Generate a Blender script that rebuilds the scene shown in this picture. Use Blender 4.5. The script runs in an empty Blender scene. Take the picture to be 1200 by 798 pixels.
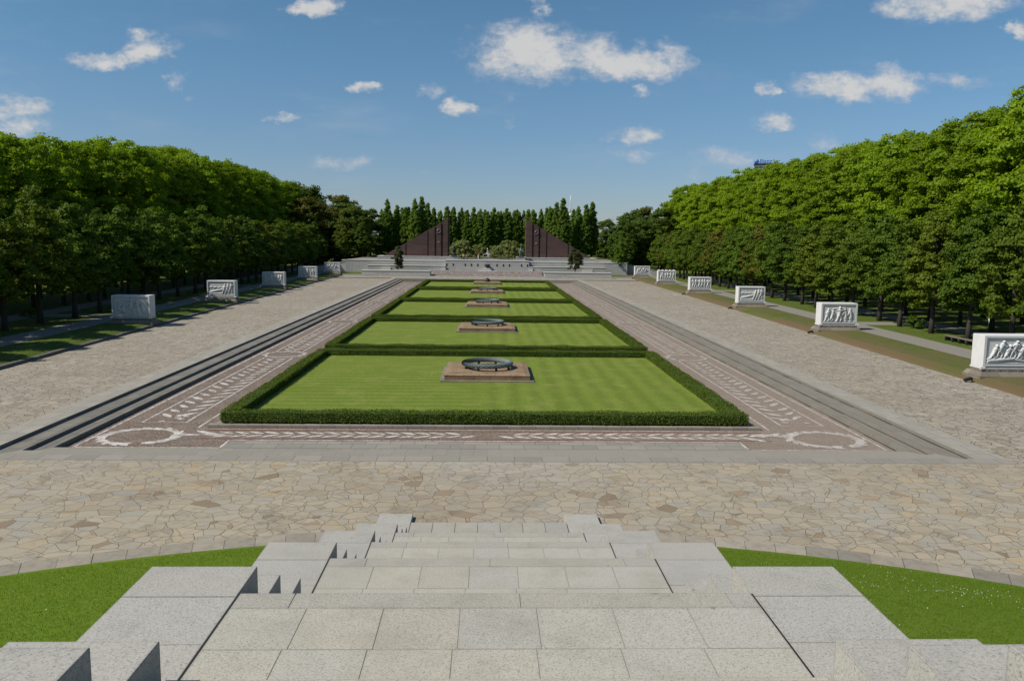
import bpy, math, random
import numpy as np
from mathutils import Vector, Matrix
random.seed(7)
R = math.radians
scene = bpy.context.scene
COL = scene.collection
SUN_EL, SUN_BACK = 46.5, 19.0          # sun from the left, a little behind the viewer
H = 8.7

# ------------------------------------------------------------------ helpers
class MB:
    """collects faces of one mesh"""
    def __init__(s): s.v = []; s.f = []
    def quad(s, *p):
        n = len(s.v); s.v += [tuple(q) for q in p]; s.f.append(tuple(range(n, n + len(p)))); return s
    def box(s, x0, y0, z0, x1, y1, z1, bev=0.0):
        if bev <= 0:
            n = len(s.v)
            s.v += [(x0,y0,z0),(x1,y0,z0),(x1,y1,z0),(x0,y1,z0),(x0,y0,z1),(x1,y0,z1),(x1,y1,z1),(x0,y1,z1)]
            s.f += [tuple(n+i for i in q) for q in ((0,3,2,1),(4,5,6,7),(0,1,5,4),(1,2,6,5),(2,3,7,6),(3,0,4,7))]
        else:                                  # chamfered top
            b = bev; n = len(s.v)
            s.v += [(x0,y0,z0),(x1,y0,z0),(x1,y1,z0),(x0,y1,z0),
                    (x0,y0,z1-b),(x1,y0,z1-b),(x1,y1,z1-b),(x0,y1,z1-b),
                    (x0+b,y0+b,z1),(x1-b,y0+b,z1),(x1-b,y1-b,z1),(x0+b,y1-b,z1)]
            s.f += [tuple(n+i for i in q) for q in ((0,3,2,1),(0,1,5,4),(1,2,6,5),(2,3,7,6),(3,0,4,7),
                    (4,5,9,8),(5,6,10,9),(6,7,11,10),(7,4,8,11),(8,9,10,11))]
        return s
    def frustum(s, x0, y0, x1, y1, z0, z1, ins):
        n = len(s.v); i_ = ins
        s.v += [(x0,y0,z0),(x1,y0,z0),(x1,y1,z0),(x0,y1,z0),(x0+i_,y0+i_,z1),(x1-i_,y0+i_,z1),(x1-i_,y1-i_,z1),(x0+i_,y1-i_,z1)]
        s.f += [tuple(n+i for i in q) for q in ((0,3,2,1),(4,5,6,7),(0,1,5,4),(1,2,6,5),(2,3,7,6),(3,0,4,7))]
        return s
    def tube(s, pts, rad, k=8, cap=True):
        pts = [Vector(p) for p in pts]; rings = []
        for i, p in enumerate(pts):
            d = (pts[min(i+1,len(pts)-1)] - pts[max(i-1,0)]).normalized()
            a = d.orthogonal().normalized() if i == 0 else (rings_a - d*rings_a.dot(d)).normalized()
            rings_a = a; b = d.cross(a); n = len(s.v)
            s.v += [tuple(p + (a*math.cos(2*math.pi*j/k) + b*math.sin(2*math.pi*j/k))*rad[i]) for j in range(k)]
            rings.append(n)
        for r0, r1 in zip(rings, rings[1:]):
            for j in range(k): s.f.append((r0+j, r0+(j+1)%k, r1+(j+1)%k, r1+j))
        if cap:
            s.f.append(tuple(rings[0]+j for j in reversed(range(k)))); s.f.append(tuple(rings[-1]+j for j in range(k)))
        return s
    def lathe(s, prof, c=(0,0,0), k=24):
        n = len(s.v); m = len(prof)
        for j in range(k):
            a = 2*math.pi*j/k
            s.v += [(c[0]+r*math.cos(a), c[1]+r*math.sin(a), c[2]+z) for r, z in prof]
        for j in range(k):
            j2 = (j+1) % k
            for i in range(m-1): s.f.append((n+j*m+i, n+j2*m+i, n+j2*m+i+1, n+j*m+i+1))
        return s
    def build(s, name, m, parent=None, smooth=False, loc=(0,0,0)):
        me = bpy.data.meshes.new(name); me.from_pydata(s.v, [], s.f); me.update()
        if smooth: me.polygons.foreach_set('use_smooth', [True]*len(me.polygons))
        return link(name, me, m, parent, loc)

def link(name, me, m, parent=None, loc=(0,0,0)):
    o = bpy.data.objects.new(name, me); COL.objects.link(o)
    if m: me.materials.append(m)
    o.location = loc
    if parent: o.parent = parent
    return o

def npmesh(name, V, F):
    """V (n,3), F (m,k) -> mesh"""
    V = np.ascontiguousarray(V, dtype=np.float32); F = np.ascontiguousarray(F, dtype=np.int32)
    me = bpy.data.meshes.new(name); k = F.shape[1]
    me.vertices.add(len(V)); me.vertices.foreach_set('co', V.ravel())
    me.loops.add(F.size); me.loops.foreach_set('vertex_index', F.ravel())
    me.polygons.add(len(F))
    me.polygons.foreach_set('loop_start', np.arange(0, F.size, k, dtype=np.int32))
    me.polygons.foreach_set('loop_total', np.full(len(F), k, dtype=np.int32))
    me.update(calc_edges=True); return me

def tag(o, label=None, cat=None, group=None, kind=None):
    if label: o['label'] = label
    if cat: o['category'] = cat
    if group: o['group'] = group
    if kind: o['kind'] = kind
    return o
def empty(name, loc, label=None, cat=None, group=None, rz=0):
    o = bpy.data.objects.new(name, None); COL.objects.link(o); o.location = loc; o.rotation_euler.z = rz
    o.empty_display_size = .2
    return tag(o, label, cat, group)
def copy_tree(o, parent=None):
    c = o.copy(); COL.objects.link(c); c.parent = parent
    for ch in list(o.children): copy_tree(ch, c)
    return c

# ------------------------------------------------------------------ materials
class NT:
    def __init__(s, name):
        s.m = bpy.data.materials.new(name); s.m.use_nodes = True
        s.t = s.m.node_tree; s.t.nodes.clear()
        s.out = s.n('ShaderNodeOutputMaterial')
    def n(s, typ, inp=None, **kw):
        nd = s.t.nodes.new(typ)
        for k, v in kw.items(): setattr(nd, k, v)
        for k, v in (inp or {}).items():
            sock = nd.inputs[k]
            if isinstance(v, bpy.types.NodeSocket): s.t.links.new(v, sock)
            else: sock.default_value = v
        return nd
    def ramp(s, fac, stops, interp='LINEAR'):
        r = s.n('ShaderNodeValToRGB', {'Fac': fac}); cr = r.color_ramp; cr.interpolation = interp
        while len(cr.elements) < len(stops): cr.elements.new(.5)
        for e, (p, c) in zip(cr.elements, stops): e.position = p; e.color = (*c, 1) if len(c) == 3 else c
        return r.outputs['Color']
    def mix(s, a, b, fac, mode='MIX'):
        m = s.n('ShaderNodeMix', data_type='RGBA', blend_type=mode)
        for sock, v in ((m.inputs[0], fac), (m.inputs[6], a), (m.inputs[7], b)):
            if isinstance(v, bpy.types.NodeSocket): s.t.links.new(v, sock)
            elif isinstance(v, tuple): sock.default_value = (*v, 1) if len(v) == 3 else v
            else: sock.default_value = v
        return m.outputs[2]
    def math(s, op, a, b=0.0, clamp=False):
        m = s.n('ShaderNodeMath', operation=op, use_clamp=clamp)
        for i, v in enumerate((a, b)):
            if isinstance(v, bpy.types.NodeSocket): s.t.links.new(v, m.inputs[i])
            else: m.inputs[i].default_value = v
        return m.outputs[0]
    def pos(s, kind='Object'):
        return s.n('ShaderNodeTexCoord').outputs[kind]
    def noise(s, vec, scale, detail=4, rough=.6, out='Fac'):
        return s.n('ShaderNodeTexNoise', {'Vector': vec, 'Scale': scale, 'Detail': detail, 'Roughness': rough}).outputs[out]
    def scale(s, vec, sc, loc=(0,0,0)):
        return s.n('ShaderNodeMapping', {'Vector': vec, 'Scale': sc, 'Location': loc}).outputs[0]
    def bump(s, h, strength=.3, dist=.02):
        return s.n('ShaderNodeBump', {'Height': h, 'Strength': strength, 'Distance': dist}).outputs[0]
    def done(s, color, rough=.8, normal=None, spec=.3, metal=0.0):
        b = s.n('ShaderNodeBsdfPrincipled', {'Roughness': rough, 'Metallic': metal, 'Specular IOR Level': spec})
        if isinstance(color, bpy.types.NodeSocket): s.t.links.new(color, b.inputs['Base Color'])
        else: b.inputs['Base Color'].default_value = (*color, 1)
        if normal: s.t.links.new(normal, b.inputs['Normal'])
        s.t.links.new(b.outputs[0], s.out.inputs[0]); return s.m

def mat_foliage(name, c0, c1, brown=None, bfrac=.85, trans=.35):
    t = NT(name)
    isl = t.n('ShaderNodeNewGeometry').outputs['Random Per Island']
    ob = t.n('ShaderNodeObjectInfo').outputs['Random']
    col = t.mix(c0, c1, isl)
    col = t.mix(col, tuple(q*.62 for q in c0), t.math('MULTIPLY', ob, .55))
    yl = t.math('FRACT', t.math('MULTIPLY', ob, 5.7)) if brown else .45; col = t.mix(col, (c1[0]*1.15, c1[1]*.92, c1[2]*.7), t.math('MULTIPLY', t.math('SUBTRACT', yl, .45, True), .9))
    if brown:
        nz = t.noise(t.pos(), .35, 2)
        f = t.math('GREATER_THAN', ob, bfrac)
        f2 = t.math('MULTIPLY', f, t.math('MULTIPLY', t.math('SUBTRACT', nz, .38, True), 4.0, True))
        col = t.mix(col, brown, t.math('MULTIPLY', f2, .8))
    d = t.n('ShaderNodeBsdfPrincipled', {'Base Color': col, 'Roughness': .6, 'Specular IOR Level': .12})
    hs = t.n('ShaderNodeHueSaturation', {'Color': col, 'Value': 1.5, 'Saturation': 1.1})
    tr = t.n('ShaderNodeBsdfTranslucent', {'Color': hs.outputs[0]})
    mx = t.n('ShaderNodeMixShader', {0: trans, 1: d.outputs[0], 2: tr.outputs[0]})
    t.t.links.new(mx.outputs[0], t.out.inputs[0]); return t.m

def mat_paving(name, scale, stops, joint=.016, tint=(.42,.36,.29), grey=None, warp=.035, jcol=(.10,.085,.07), bump=.35, sub=.6):
    t = NT(name); p = t.pos()
    nz = t.n('ShaderNodeTexNoise', {'Vector': p, 'Scale': .8, 'Detail': 2})
    off = t.n('ShaderNodeVectorMath', {0: nz.outputs['Color'], 1: (.5,.5,.5)}, operation='SUBTRACT').outputs[0]
    off = t.n('ShaderNodeVectorMath', {0: off, 'Scale': warp*8}, operation='SCALE').outputs[0]
    pw = t.n('ShaderNodeVectorMath', {0: p, 1: off}, operation='ADD').outputs[0]
    pw = t.scale(pw, (1, 1.12, 0))
    ve = t.n('ShaderNodeTexVoronoi', {'Vector': pw, 'Scale': scale, 'Randomness': .88}, feature='DISTANCE_TO_EDGE', voronoi_dimensions='2D').outputs['Distance']
    vc = t.n('ShaderNodeTexVoronoi', {'Vector': pw, 'Scale': scale, 'Randomness': .88}, feature='F1', voronoi_dimensions='2D').outputs['Color']
    sep = t.n('ShaderNodeSeparateColor', {'Color': vc}); rnd = sep.outputs[0]
    if sub:                                    # some stones are broken into smaller ones
        pk = t.scale(pw, (1, 1, 1), (13.7, 5.1, 0))
        ve2 = t.n('ShaderNodeTexVoronoi', {'Vector': pk, 'Scale': scale*1.25, 'Randomness': 1.0}, feature='DISTANCE_TO_EDGE', voronoi_dimensions='2D').outputs['Distance']
        vc2 = t.n('ShaderNodeSeparateColor', {'Color': t.n('ShaderNodeTexVoronoi', {'Vector': pk, 'Scale': scale*1.25, 'Randomness': 1.0}, feature='F1', voronoi_dimensions='2D').outputs['Color']})
        on = t.math('LESS_THAN', sep.outputs[2], sub)
        ve = t.math('MINIMUM', ve, t.math('ADD', ve2, t.math('MULTIPLY', t.math('SUBTRACT', 1.0, on), 9.0)))
        rnd = t.math('FRACT', t.math('ADD', rnd, t.math('MULTIPLY', t.math('MULTIPLY', on, vc2.outputs[0]), .8)))
    jw = t.math('ADD', .55, t.math('MULTIPLY', t.noise(p, .9, 3), .9))
    ve = t.math('DIVIDE', ve, jw)
    col = t.ramp(rnd, stops, 'LINEAR')
    big = t.noise(p, .07, 3)
    col = t.mix(col, tint, t.math('MULTIPLY', t.math('SUBTRACT', big, .42, True), 2.2, True))
    if grey:
        g2 = t.noise(t.scale(p, (1,1,1), (31,7,0)), .11, 2)
        col = t.mix(col, grey, t.math('MULTIPLY', t.math('SUBTRACT', g2, .5, True), 3.0, True))
    st = t.noise(p, 2.2, 5, .7)
    col = t.mix(col, t.mix(col, (.12,.10,.08), .6), t.math('MULTIPLY', t.math('SUBTRACT', st, .52, True), 2.4, True))
    fine = t.noise(p, 38, 4, .75)
    mid = t.noise(p, .55, 5, .72); col = t.mix(col, t.mix(col, (.10,.075,.05), .55), t.math('MULTIPLY', t.math('SUBTRACT', mid, .53, True), 3.4, True))
    col = t.mix(col, (0,0,0), t.math('MULTIPLY', t.math('SUBTRACT', .58, fine, True), .9, True))
    j = t.n('ShaderNodeMapRange', {'Value': t.math('ADD', ve, t.math('MULTIPLY', t.math('SUBTRACT', fine, .5), .02)), 'From Min': joint*.45, 'From Max': joint*1.5})
    col = t.mix(jcol, col, j.outputs[0])
    hgt = t.math('ADD', j.outputs[0], t.math('MULTIPLY', fine, .35))
    hgt = t.math('ADD', hgt, t.math('MULTIPLY', sep.outputs[1], .35))
    return t.done(col, .85, t.bump(hgt, bump, .02))

def mat_granite(name, base, warm, var=.16, lich=.35):
    t = NT(name); p = t.pos()
    isl = t.n('ShaderNodeNewGeometry').outputs['Random Per Island']
    col = t.mix(base, warm, isl)
    blot = t.noise(p, 1.9, 5, .7)
    col = t.mix(col, tuple(q*.66 for q in warm), t.math('MULTIPLY', t.math('SUBTRACT', blot, .5, True), 2.2*lich/.35, True))
    sp = t.noise(p, 55, 4, .85)
    col = t.mix(col, tuple(q*.3 for q in base), t.math('MULTIPLY', t.math('SUBTRACT', .51, sp, True), 5, True))
    sp2 = t.noise(t.scale(p, (1,1,1), (5,9,2)), 110, 2, .8)
    col = t.mix(col, tuple(min(.75, q*1.55) for q in base), t.math('MULTIPLY', t.math('SUBTRACT', sp2, .55, True), 4, True))
    spots = t.n('ShaderNodeTexVoronoi', {'Vector': p, 'Scale': 1.7}, feature='F1').outputs['Distance']
    spn = t.math('ADD', spots, t.math('MULTIPLY', sp, .06))
    col = t.mix(col, tuple(q*.3 for q in base), t.math('MULTIPLY', t.math('LESS_THAN', spn, .075), .65))
    v = t.math('ADD', 1-var/2, t.math('MULTIPLY', t.math('FRACT', t.math('MULTIPLY', isl, 7.3)), var))
    col = t.mix((0,0,0), col, v)
    bn = t.n('ShaderNodeBevel', {'Radius': .045}); bn.samples = 6; gn = t.n('ShaderNodeNewGeometry')
    dt = t.n('ShaderNodeVectorMath', {0: bn.outputs[0], 1: gn.outputs['Normal']}, operation='DOT_PRODUCT').outputs['Value']
    ed = t.math('MULTIPLY', t.math('SUBTRACT', 1.0, dt, True), t.math('ADD', .4, t.math('MULTIPLY', blot, 4.5)), True)
    col = t.mix(col, tuple(q*.42 for q in base), t.math('MULTIPLY', ed, .75))
    big = t.noise(p, .7, 4, .7); col = t.mix(col, tuple(q*.7 for q in warm), t.math('MULTIPLY', t.math('SUBTRACT', big, .5, True), 2.2, True))
    return t.done(col, .82, t.bump(sp, .25, .006))

def mat_blocks(name, c0, c1, w=1.2, h=.45, mortar=(.1,.09,.08), msize=.012, vertical=True, stain=.5):
    """coursed stone; vertical: courses in z on faces, else laid flat"""
    t = NT(name); p = t.pos()
    if vertical:
        sx = t.n('ShaderNodeSeparateXYZ', {'Vector': p})
        p2 = t.n('ShaderNodeCombineXYZ', {'X': t.math('ADD', sx.outputs[0], sx.outputs[1]), 'Y': sx.outputs[2]}).outputs[0]
    else: p2 = p
    br = t.n('ShaderNodeTexBrick', {'Vector': p2, 'Scale': 1.0, 'Color1': (*c0,1), 'Color2': (*c1,1), 'Mortar': (*mortar,1),
              'Mortar Size': msize, 'Mortar Smooth': .3, 'Bias': 0.0, 'Brick Width': w, 'Row Height': h})
    col = br.outputs['Color']
    st = t.noise(p, .9, 5, .7)
    col = t.mix(col, tuple(q*.45 for q in c0), t.math('MULTIPLY', t.math('SUBTRACT', st, .5, True), 3*stain, True))
    fine = t.noise(p, 45, 3, .8)
    col = t.mix(col, (0,0,0), t.math('MULTIPLY', t.math('SUBTRACT', .55, fine, True), .9, True))
    hgt = t.math('ADD', t.math('MULTIPLY', br.outputs['Fac'], -1.0), t.math('MULTIPLY', fine, .4))
    return t.done(col, .85, t.bump(hgt, .3, .012))

def mat_simple(name, c, rough=.7, var=.35, scale=6, metal=0, spec=.3, bump=.2):
    t = NT(name); p = t.pos(); nz = t.noise(p, scale, 5, .7)
    col = t.mix(tuple(q*(1-var) for q in c), tuple(min(1, q*(1+var)) for q in c), nz)
    return t.done(col, rough, t.bump(nz, bump, .02), spec, metal)

def mat_grass(name, a, b, stripes=0, soil=None):
    t = NT(name); p = t.pos()
    n1 = t.noise(p, .35, 4, .65); n2 = t.noise(p, 5, 4, .75); n3 = t.noise(t.scale(p, (1, 1, 1)), 42, 3, .8)
    col = t.mix(a, b, t.math('MULTIPLY', t.math('SUBTRACT', n1, .3, True), 2.4, True))
    col = t.mix(col, tuple(q*.45 for q in a), t.math('MULTIPLY', t.math('SUBTRACT', n2, .47, True), 2.6, True))
    col = t.mix(col, tuple(q*.3 for q in a), t.math('MULTIPLY', t.math('SUBTRACT', .5, n3, True), 2.2, True))
    if stripes:
        s = t.n('ShaderNodeSeparateXYZ', {'Vector': p})
        wob = t.math('MULTIPLY', t.math('SUBTRACT', t.noise(p, .25, 2), .5), 3.5)
        wx = t.math('SINE', t.math('ADD', t.math('MULTIPLY', s.outputs[0], 2*math.pi/1.25), wob))
        wy = t.math('SINE', t.math('ADD', t.math('MULTIPLY', s.outputs[1], 2*math.pi/1.0), wob))
        side = t.math('MULTIPLY', t.math('ADD', s.outputs[0], 1.5), .5, True)
        wv = t.math('ADD', t.math('MULTIPLY', wx, side), t.math('MULTIPLY', wy, t.math('SUBTRACT', 1.0, side)))
        f = t.math('MULTIPLY', t.math('ADD', wv, 1.0), .5*stripes)
        col = t.mix(col, tuple(q*.55 for q in a), f)
        dry = t.noise(t.scale(p, (1,1,1), (3,17,0)), .6, 4, .7)
        col = t.mix(col, (.27,.27,.085), t.math('MULTIPLY', t.math('SUBTRACT', dry, .5, True), 1.9, True))
    if soil:
        n5 = t.noise(p, 1.3, 5, .72); col = t.mix(col, (.15,.135,.05), t.math('MULTIPLY', t.math('SUBTRACT', n5, .5, True), 2.6, True))
        s = t.n('ShaderNodeSeparateXYZ', {'Vector': p})
        edge = t.math('ADD', 31.4, t.math('MULTIPLY', t.math('SUBTRACT', s.outputs[1], 50), .022))
        dx = t.math('SUBTRACT', s.outputs[0], edge)          # right verge only
        inr = t.math('MULTIPLY', t.math('GREATER_THAN', dx, -1.0), t.math('LESS_THAN', dx, 5.2))
        k = t.math('SUBTRACT', t.math('ADD', .75, t.math('MULTIPLY', n1, 2.2)), t.math('MULTIPLY', dx, .22)); k = t.math('ADD', k, t.math('ADD', t.math('MULTIPLY', t.math('SUBTRACT', n2, .5), 1.2), t.math('MULTIPLY', t.math('SUBTRACT', n5, .5), 3.2)))
        k = t.math('MULTIPLY', inr, t.math('MULTIPLY', t.math('SUBTRACT', k, .35, True), 1.3, True))
        sc = t.mix((.15,.098,.055), (.118,.108,.042), t.math('ADD', t.math('MULTIPLY', dx, .5), t.math('MULTIPLY', t.math('SUBTRACT', n2, .5), 2.0), True))
        gp = t.math('MULTIPLY', t.math('SUBTRACT', t.noise(t.scale(p, (1,.5,1), (2,40,0)), .16, 3), .5, True), 5.0, True)
        col = t.mix(col, sc, t.math('MULTIPLY', t.math('MINIMUM', k, 1.0), t.math('SUBTRACT', 1.0, gp)))
    return t.done(col, .9, t.bump(t.math('ADD', n2, n3), .6, .05), .1)

M = {}
M['plaza'] = mat_paving('plaza_flagstones', 1.65, [(0,(.31,.265,.195)),(.25,(.385,.325,.232)),(.45,(.34,.305,.238)),(.65,(.405,.34,.243)),(.8,(.325,.303,.255)),(.93,(.40,.32,.205)),(1,(.225,.168,.11))],
                        tint=(.27,.21,.148), grey=(.39,.365,.315), joint=.015, jcol=(.11,.085,.06), sub=.5)
M['walk'] = mat_paving('walkway_flagstones', 1.7, [(0,(.29,.255,.20)),(.3,(.37,.325,.255)),(.55,(.335,.305,.25)),(.8,(.41,.36,.28)),(1,(.225,.19,.14))],
                       tint=(.30,.25,.185), joint=.026, jcol=(.10,.082,.06))
M['border'] = mat_blocks('border_slabs', (.303,.275,.231), (.237,.220,.187), 1.1, .75, msize=.012, vertical=False)
M['edging'] = mat_blocks('edging_slabs', (.341,.314,.264), (.292,.270,.231), .8, 1.4, msize=.01, vertical=False)
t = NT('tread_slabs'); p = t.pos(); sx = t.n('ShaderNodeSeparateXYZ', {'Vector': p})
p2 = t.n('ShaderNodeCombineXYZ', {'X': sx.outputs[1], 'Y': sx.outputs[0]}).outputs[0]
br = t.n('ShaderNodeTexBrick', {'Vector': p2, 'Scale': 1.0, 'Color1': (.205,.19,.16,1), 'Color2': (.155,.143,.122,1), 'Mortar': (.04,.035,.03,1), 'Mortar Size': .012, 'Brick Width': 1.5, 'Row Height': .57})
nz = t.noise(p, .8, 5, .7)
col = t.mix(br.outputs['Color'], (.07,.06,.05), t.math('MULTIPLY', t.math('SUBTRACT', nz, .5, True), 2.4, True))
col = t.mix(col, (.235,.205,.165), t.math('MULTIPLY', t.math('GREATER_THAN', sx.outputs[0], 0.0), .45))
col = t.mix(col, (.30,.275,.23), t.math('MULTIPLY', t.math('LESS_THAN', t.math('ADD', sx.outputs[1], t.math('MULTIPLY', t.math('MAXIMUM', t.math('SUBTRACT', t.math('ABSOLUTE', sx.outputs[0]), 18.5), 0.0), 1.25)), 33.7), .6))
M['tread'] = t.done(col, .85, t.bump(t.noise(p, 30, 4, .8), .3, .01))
M['gran'] = mat_granite('granite_stairs', (.41,.392,.345), (.43,.395,.32), .13)
M['gran_n'] = mat_granite('granite_nosing', (.36,.345,.305), (.38,.35,.29))
M['gran_c'] = mat_granite('granite_cheek', (.379,.366,.333), (.399,.379,.333), .1, .35)
M['wall'] = mat_blocks('pale_granite_wall', (.480,.468,.444), (.408,.402,.384), 1.6, .45, mortar=(.204,.204,.204), stain=.35)
M['capst'] = mat_simple('pale_coping', (.460,.443,.408), .8, .2, 2)
M['gapdark'] = mat_simple('dark_joint', (.02,.02,.018), .9, .2)
M['mortar'] = mat_simple('joint_mortar', (.256,.240,.208), .95, .3)
M['red'] = mat_blocks('red_granite', (.105,.064,.056), (.078,.048,.043), 2.2, .55, mortar=(.03,.018,.016), stain=.25)
M['emblem'] = mat_simple('pale_emblem', (.19,.16,.145), .5, .15)
t = NT('white_stone'); p = t.pos(); a1 = t.noise(p, 1.3, 5, .7); a2 = t.noise(t.scale(p, (3.5,3.5,.45)), 1.5, 4, .7)
col = t.mix((.62,.61,.59), (.46,.455,.44), t.math('MULTIPLY', t.math('SUBTRACT', a1, .5, True), 2.0, True))
col = t.mix(col, (.33,.33,.32), t.math('MULTIPLY', t.math('SUBTRACT', a2, .55, True), 2.6, True))
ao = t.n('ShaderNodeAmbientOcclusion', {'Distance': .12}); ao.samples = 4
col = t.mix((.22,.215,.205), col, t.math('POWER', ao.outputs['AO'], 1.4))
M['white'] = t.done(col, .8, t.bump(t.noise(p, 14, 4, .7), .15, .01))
M['ped'] = mat_blocks('pedestal_stone', (.235,.20,.155), (.175,.15,.12), .75, .32, stain=.9)
M['plinth'] = mat_blocks('plinth_sandstone', (.30,.205,.12), (.235,.16,.095), 1.0, .6, mortar=(.09,.06,.04), vertical=False, stain=1.3)
M['plinth_side'] = mat_blocks('plinth_sides', (.26,.165,.095), (.19,.12,.07), 1.0, .6, mortar=(.05,.035,.025), stain=1.6)
M['bronze'] = mat_simple('patinated_bronze', (.15,.19,.185), .65, .5, 5, .05, .35)
M['bronze_d'] = mat_simple('dark_bronze', (.03,.032,.03), .5, .4, 4, .5, .5)
M['marble'] = mat_simple('pale_statue_stone', (.62,.60,.56), .7, .1, 3)
M['mosaic'] = None; M['tess'] = None
t = NT('mosaic_ground'); p = t.pos()
n1 = t.noise(p, 1.1, 5, .7); v = t.n('ShaderNodeTexVoronoi', {'Vector': p, 'Scale': 22.0}, voronoi_dimensions='2D')
cc = t.n('ShaderNodeSeparateColor', {'Color': v.outputs['Color']})
col = t.ramp(cc.outputs[0], [(0,(.10,.072,.054)),(.5,(.148,.108,.080)),(.8,(.185,.143,.11)),(1,(.34,.285,.235))])
col = t.mix(col, (.25,.195,.16), t.math('MULTIPLY', t.math('SUBTRACT', n1, .47, True), 2.6, True))
sx = t.n('ShaderNodeSeparateXYZ', {'Vector': p})
fade = t.math('MULTIPLY', t.math('SUBTRACT', sx.outputs[0], -4.0), .04, True)
col = t.mix(col, (.285,.23,.18), t.math('MULTIPLY', fade, .6))
M['mosaic'] = t.done(col, .8, t.bump(v.outputs['Distance'], .3, .01))
t = NT('mosaic_white_tesserae'); p = t.pos()
v = t.n('ShaderNodeTexVoronoi', {'Vector': p, 'Scale': 22.0}, voronoi_dimensions='2D'); cc = t.n('ShaderNodeSeparateColor', {'Color': v.outputs['Color']})
col = t.ramp(cc.outputs[0], [(0,(.36,.33,.30)),(.4,(.53,.50,.46)),(1,(.66,.63,.58))])
st = t.noise(p, 2.6, 5, .7); col = t.mix(col, (.25,.195,.16), t.math('MULTIPLY', t.math('SUBTRACT', st, .43, True), 4.6, True)); sx = t.n('ShaderNodeSeparateXYZ', {'Vector': p}); col = t.mix(col, (.30,.24,.205), t.math('MULTIPLY', t.math('SUBTRACT', sx.outputs[0], 9.0), .055, True))
M['tess'] = t.done(col, .8)
M['tess_red'] = mat_simple('mosaic_red_tesserae', (.20,.055,.045), .8, .3, 9)
M['lawn'] = mat_grass('mown_lawn', (.16,.222,.030), (.198,.25,.042), .42)
M['grass'] = mat_grass('verge_grass', (.07,.115,.015), (.11,.135,.026), 0, soil=True)
M['hill'] = mat_grass('hill_grass', (.125,.205,.014), (.16,.225,.022))
M['blade'] = mat_foliage('grass_blades', (.135,.225,.012), (.215,.29,.03), trans=.4)
M['hedge'] = mat_foliage('box_hedge_leaves', (.068,.105,.010), (.125,.165,.020), trans=.28)
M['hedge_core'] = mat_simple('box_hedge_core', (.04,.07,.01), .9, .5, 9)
M['plane'] = mat_foliage('plane_tree_leaves', (.165,.25,.014), (.275,.375,.025), trans=.48)
M['linden'] = mat_foliage('linden_leaves', (.072,.125,.011), (.125,.185,.018), (.17,.14,.022), .93, .27)
M['poplar'] = mat_foliage('poplar_leaves', (.13,.21,.028), (.205,.285,.050), trans=.48)
M['broad'] = mat_foliage('broadleaf_leaves', (.06,.105,.014), (.105,.155,.024), (.17,.13,.03), .75, .36)
M['willow'] = mat_foliage('willow_leaves', (.20,.235,.07), (.29,.32,.11), trans=.4)
M['olive'] = mat_foliage('column_tree_leaves', (.060,.075,.024), (.10,.11,.035), trans=.3)
M['bark'] = mat_simple('bark', (.05,.042,.034), .9, .5, 7, bump=.6)
M['gravel'] = mat_simple('gravel_path', (.215,.195,.165), .95, .25, 3)
M['curb'] = mat_blocks('kerb_stones', (.30,.26,.20), (.245,.22,.185), 1.15, 3.0, msize=.018, vertical=False)
M['kerb_light'] = mat_blocks('kerb_top_stone', (.30,.26,.21), (.23,.20,.165), .7, .5, vertical=True)
M['darkkerb'] = mat_simple('weathered_kerb', (.12,.11,.095), .9, .4, 2)
M['wood'] = mat_simple('weathered_wood', (.16,.13,.10), .8, .3, 5)
M['black'] = mat_simple('black_metal', (.015,.015,.015), .5, .3)
M['steel'] = mat_simple('pale_concrete', (.62,.63,.65), .5, .1)
M['glass'] = mat_simple('blue_grey_facade', (.20,.25,.28), .3, .15, .2)
M['blue'] = mat_simple('blue_sign', (.01,.06,.32), .5, .1)
M['skin'] = mat_simple('skin', (.45,.27,.20), .6, .1)
M['cloth_r'] = mat_simple('red_cloth', (.45,.06,.06), .8, .1)
M['cloth_w'] = mat_simple('white_cloth', (.7,.68,.65), .8, .1)
M['cloth_d'] = mat_simple('dark_cloth', (.03,.035,.05), .8, .1)
t = NT('flower_carpet'); p = t.pos()
v = t.n('ShaderNodeTexVoronoi', {'Vector': p, 'Scale': 3.2}, voronoi_dimensions='2D'); cc = t.n('ShaderNodeSeparateColor', {'Color': v.outputs['Color']})
w = t.n('ShaderNodeTexWave', {'Vector': t.scale(p, (.16,.16,.16)), 'Scale': .5, 'Distortion': 7.0, 'Detail': 2.0}).outputs['Fac']
base = t.ramp(w, [(0,(.24,.15,.155)),(.3,(.25,.2,.2)),(.45,(.21,.19,.22)),(.56,(.19,.22,.06)),(.66,(.11,.17,.10)),(.78,(.22,.2,.22)),(1,(.25,.17,.18))], 'LINEAR')
col = t.mix(base, t.ramp(cc.outputs[0], [(0,(.06,.11,.04)),(.4,(.28,.17,.19)),(.7,(.3,.27,.3)),(.85,(.13,.17,.07))], 'CONSTANT'), .4)
M['flowers'] = t.done(col, .9, t.bump(cc.outputs[1], .8, .08), .1)

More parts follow.
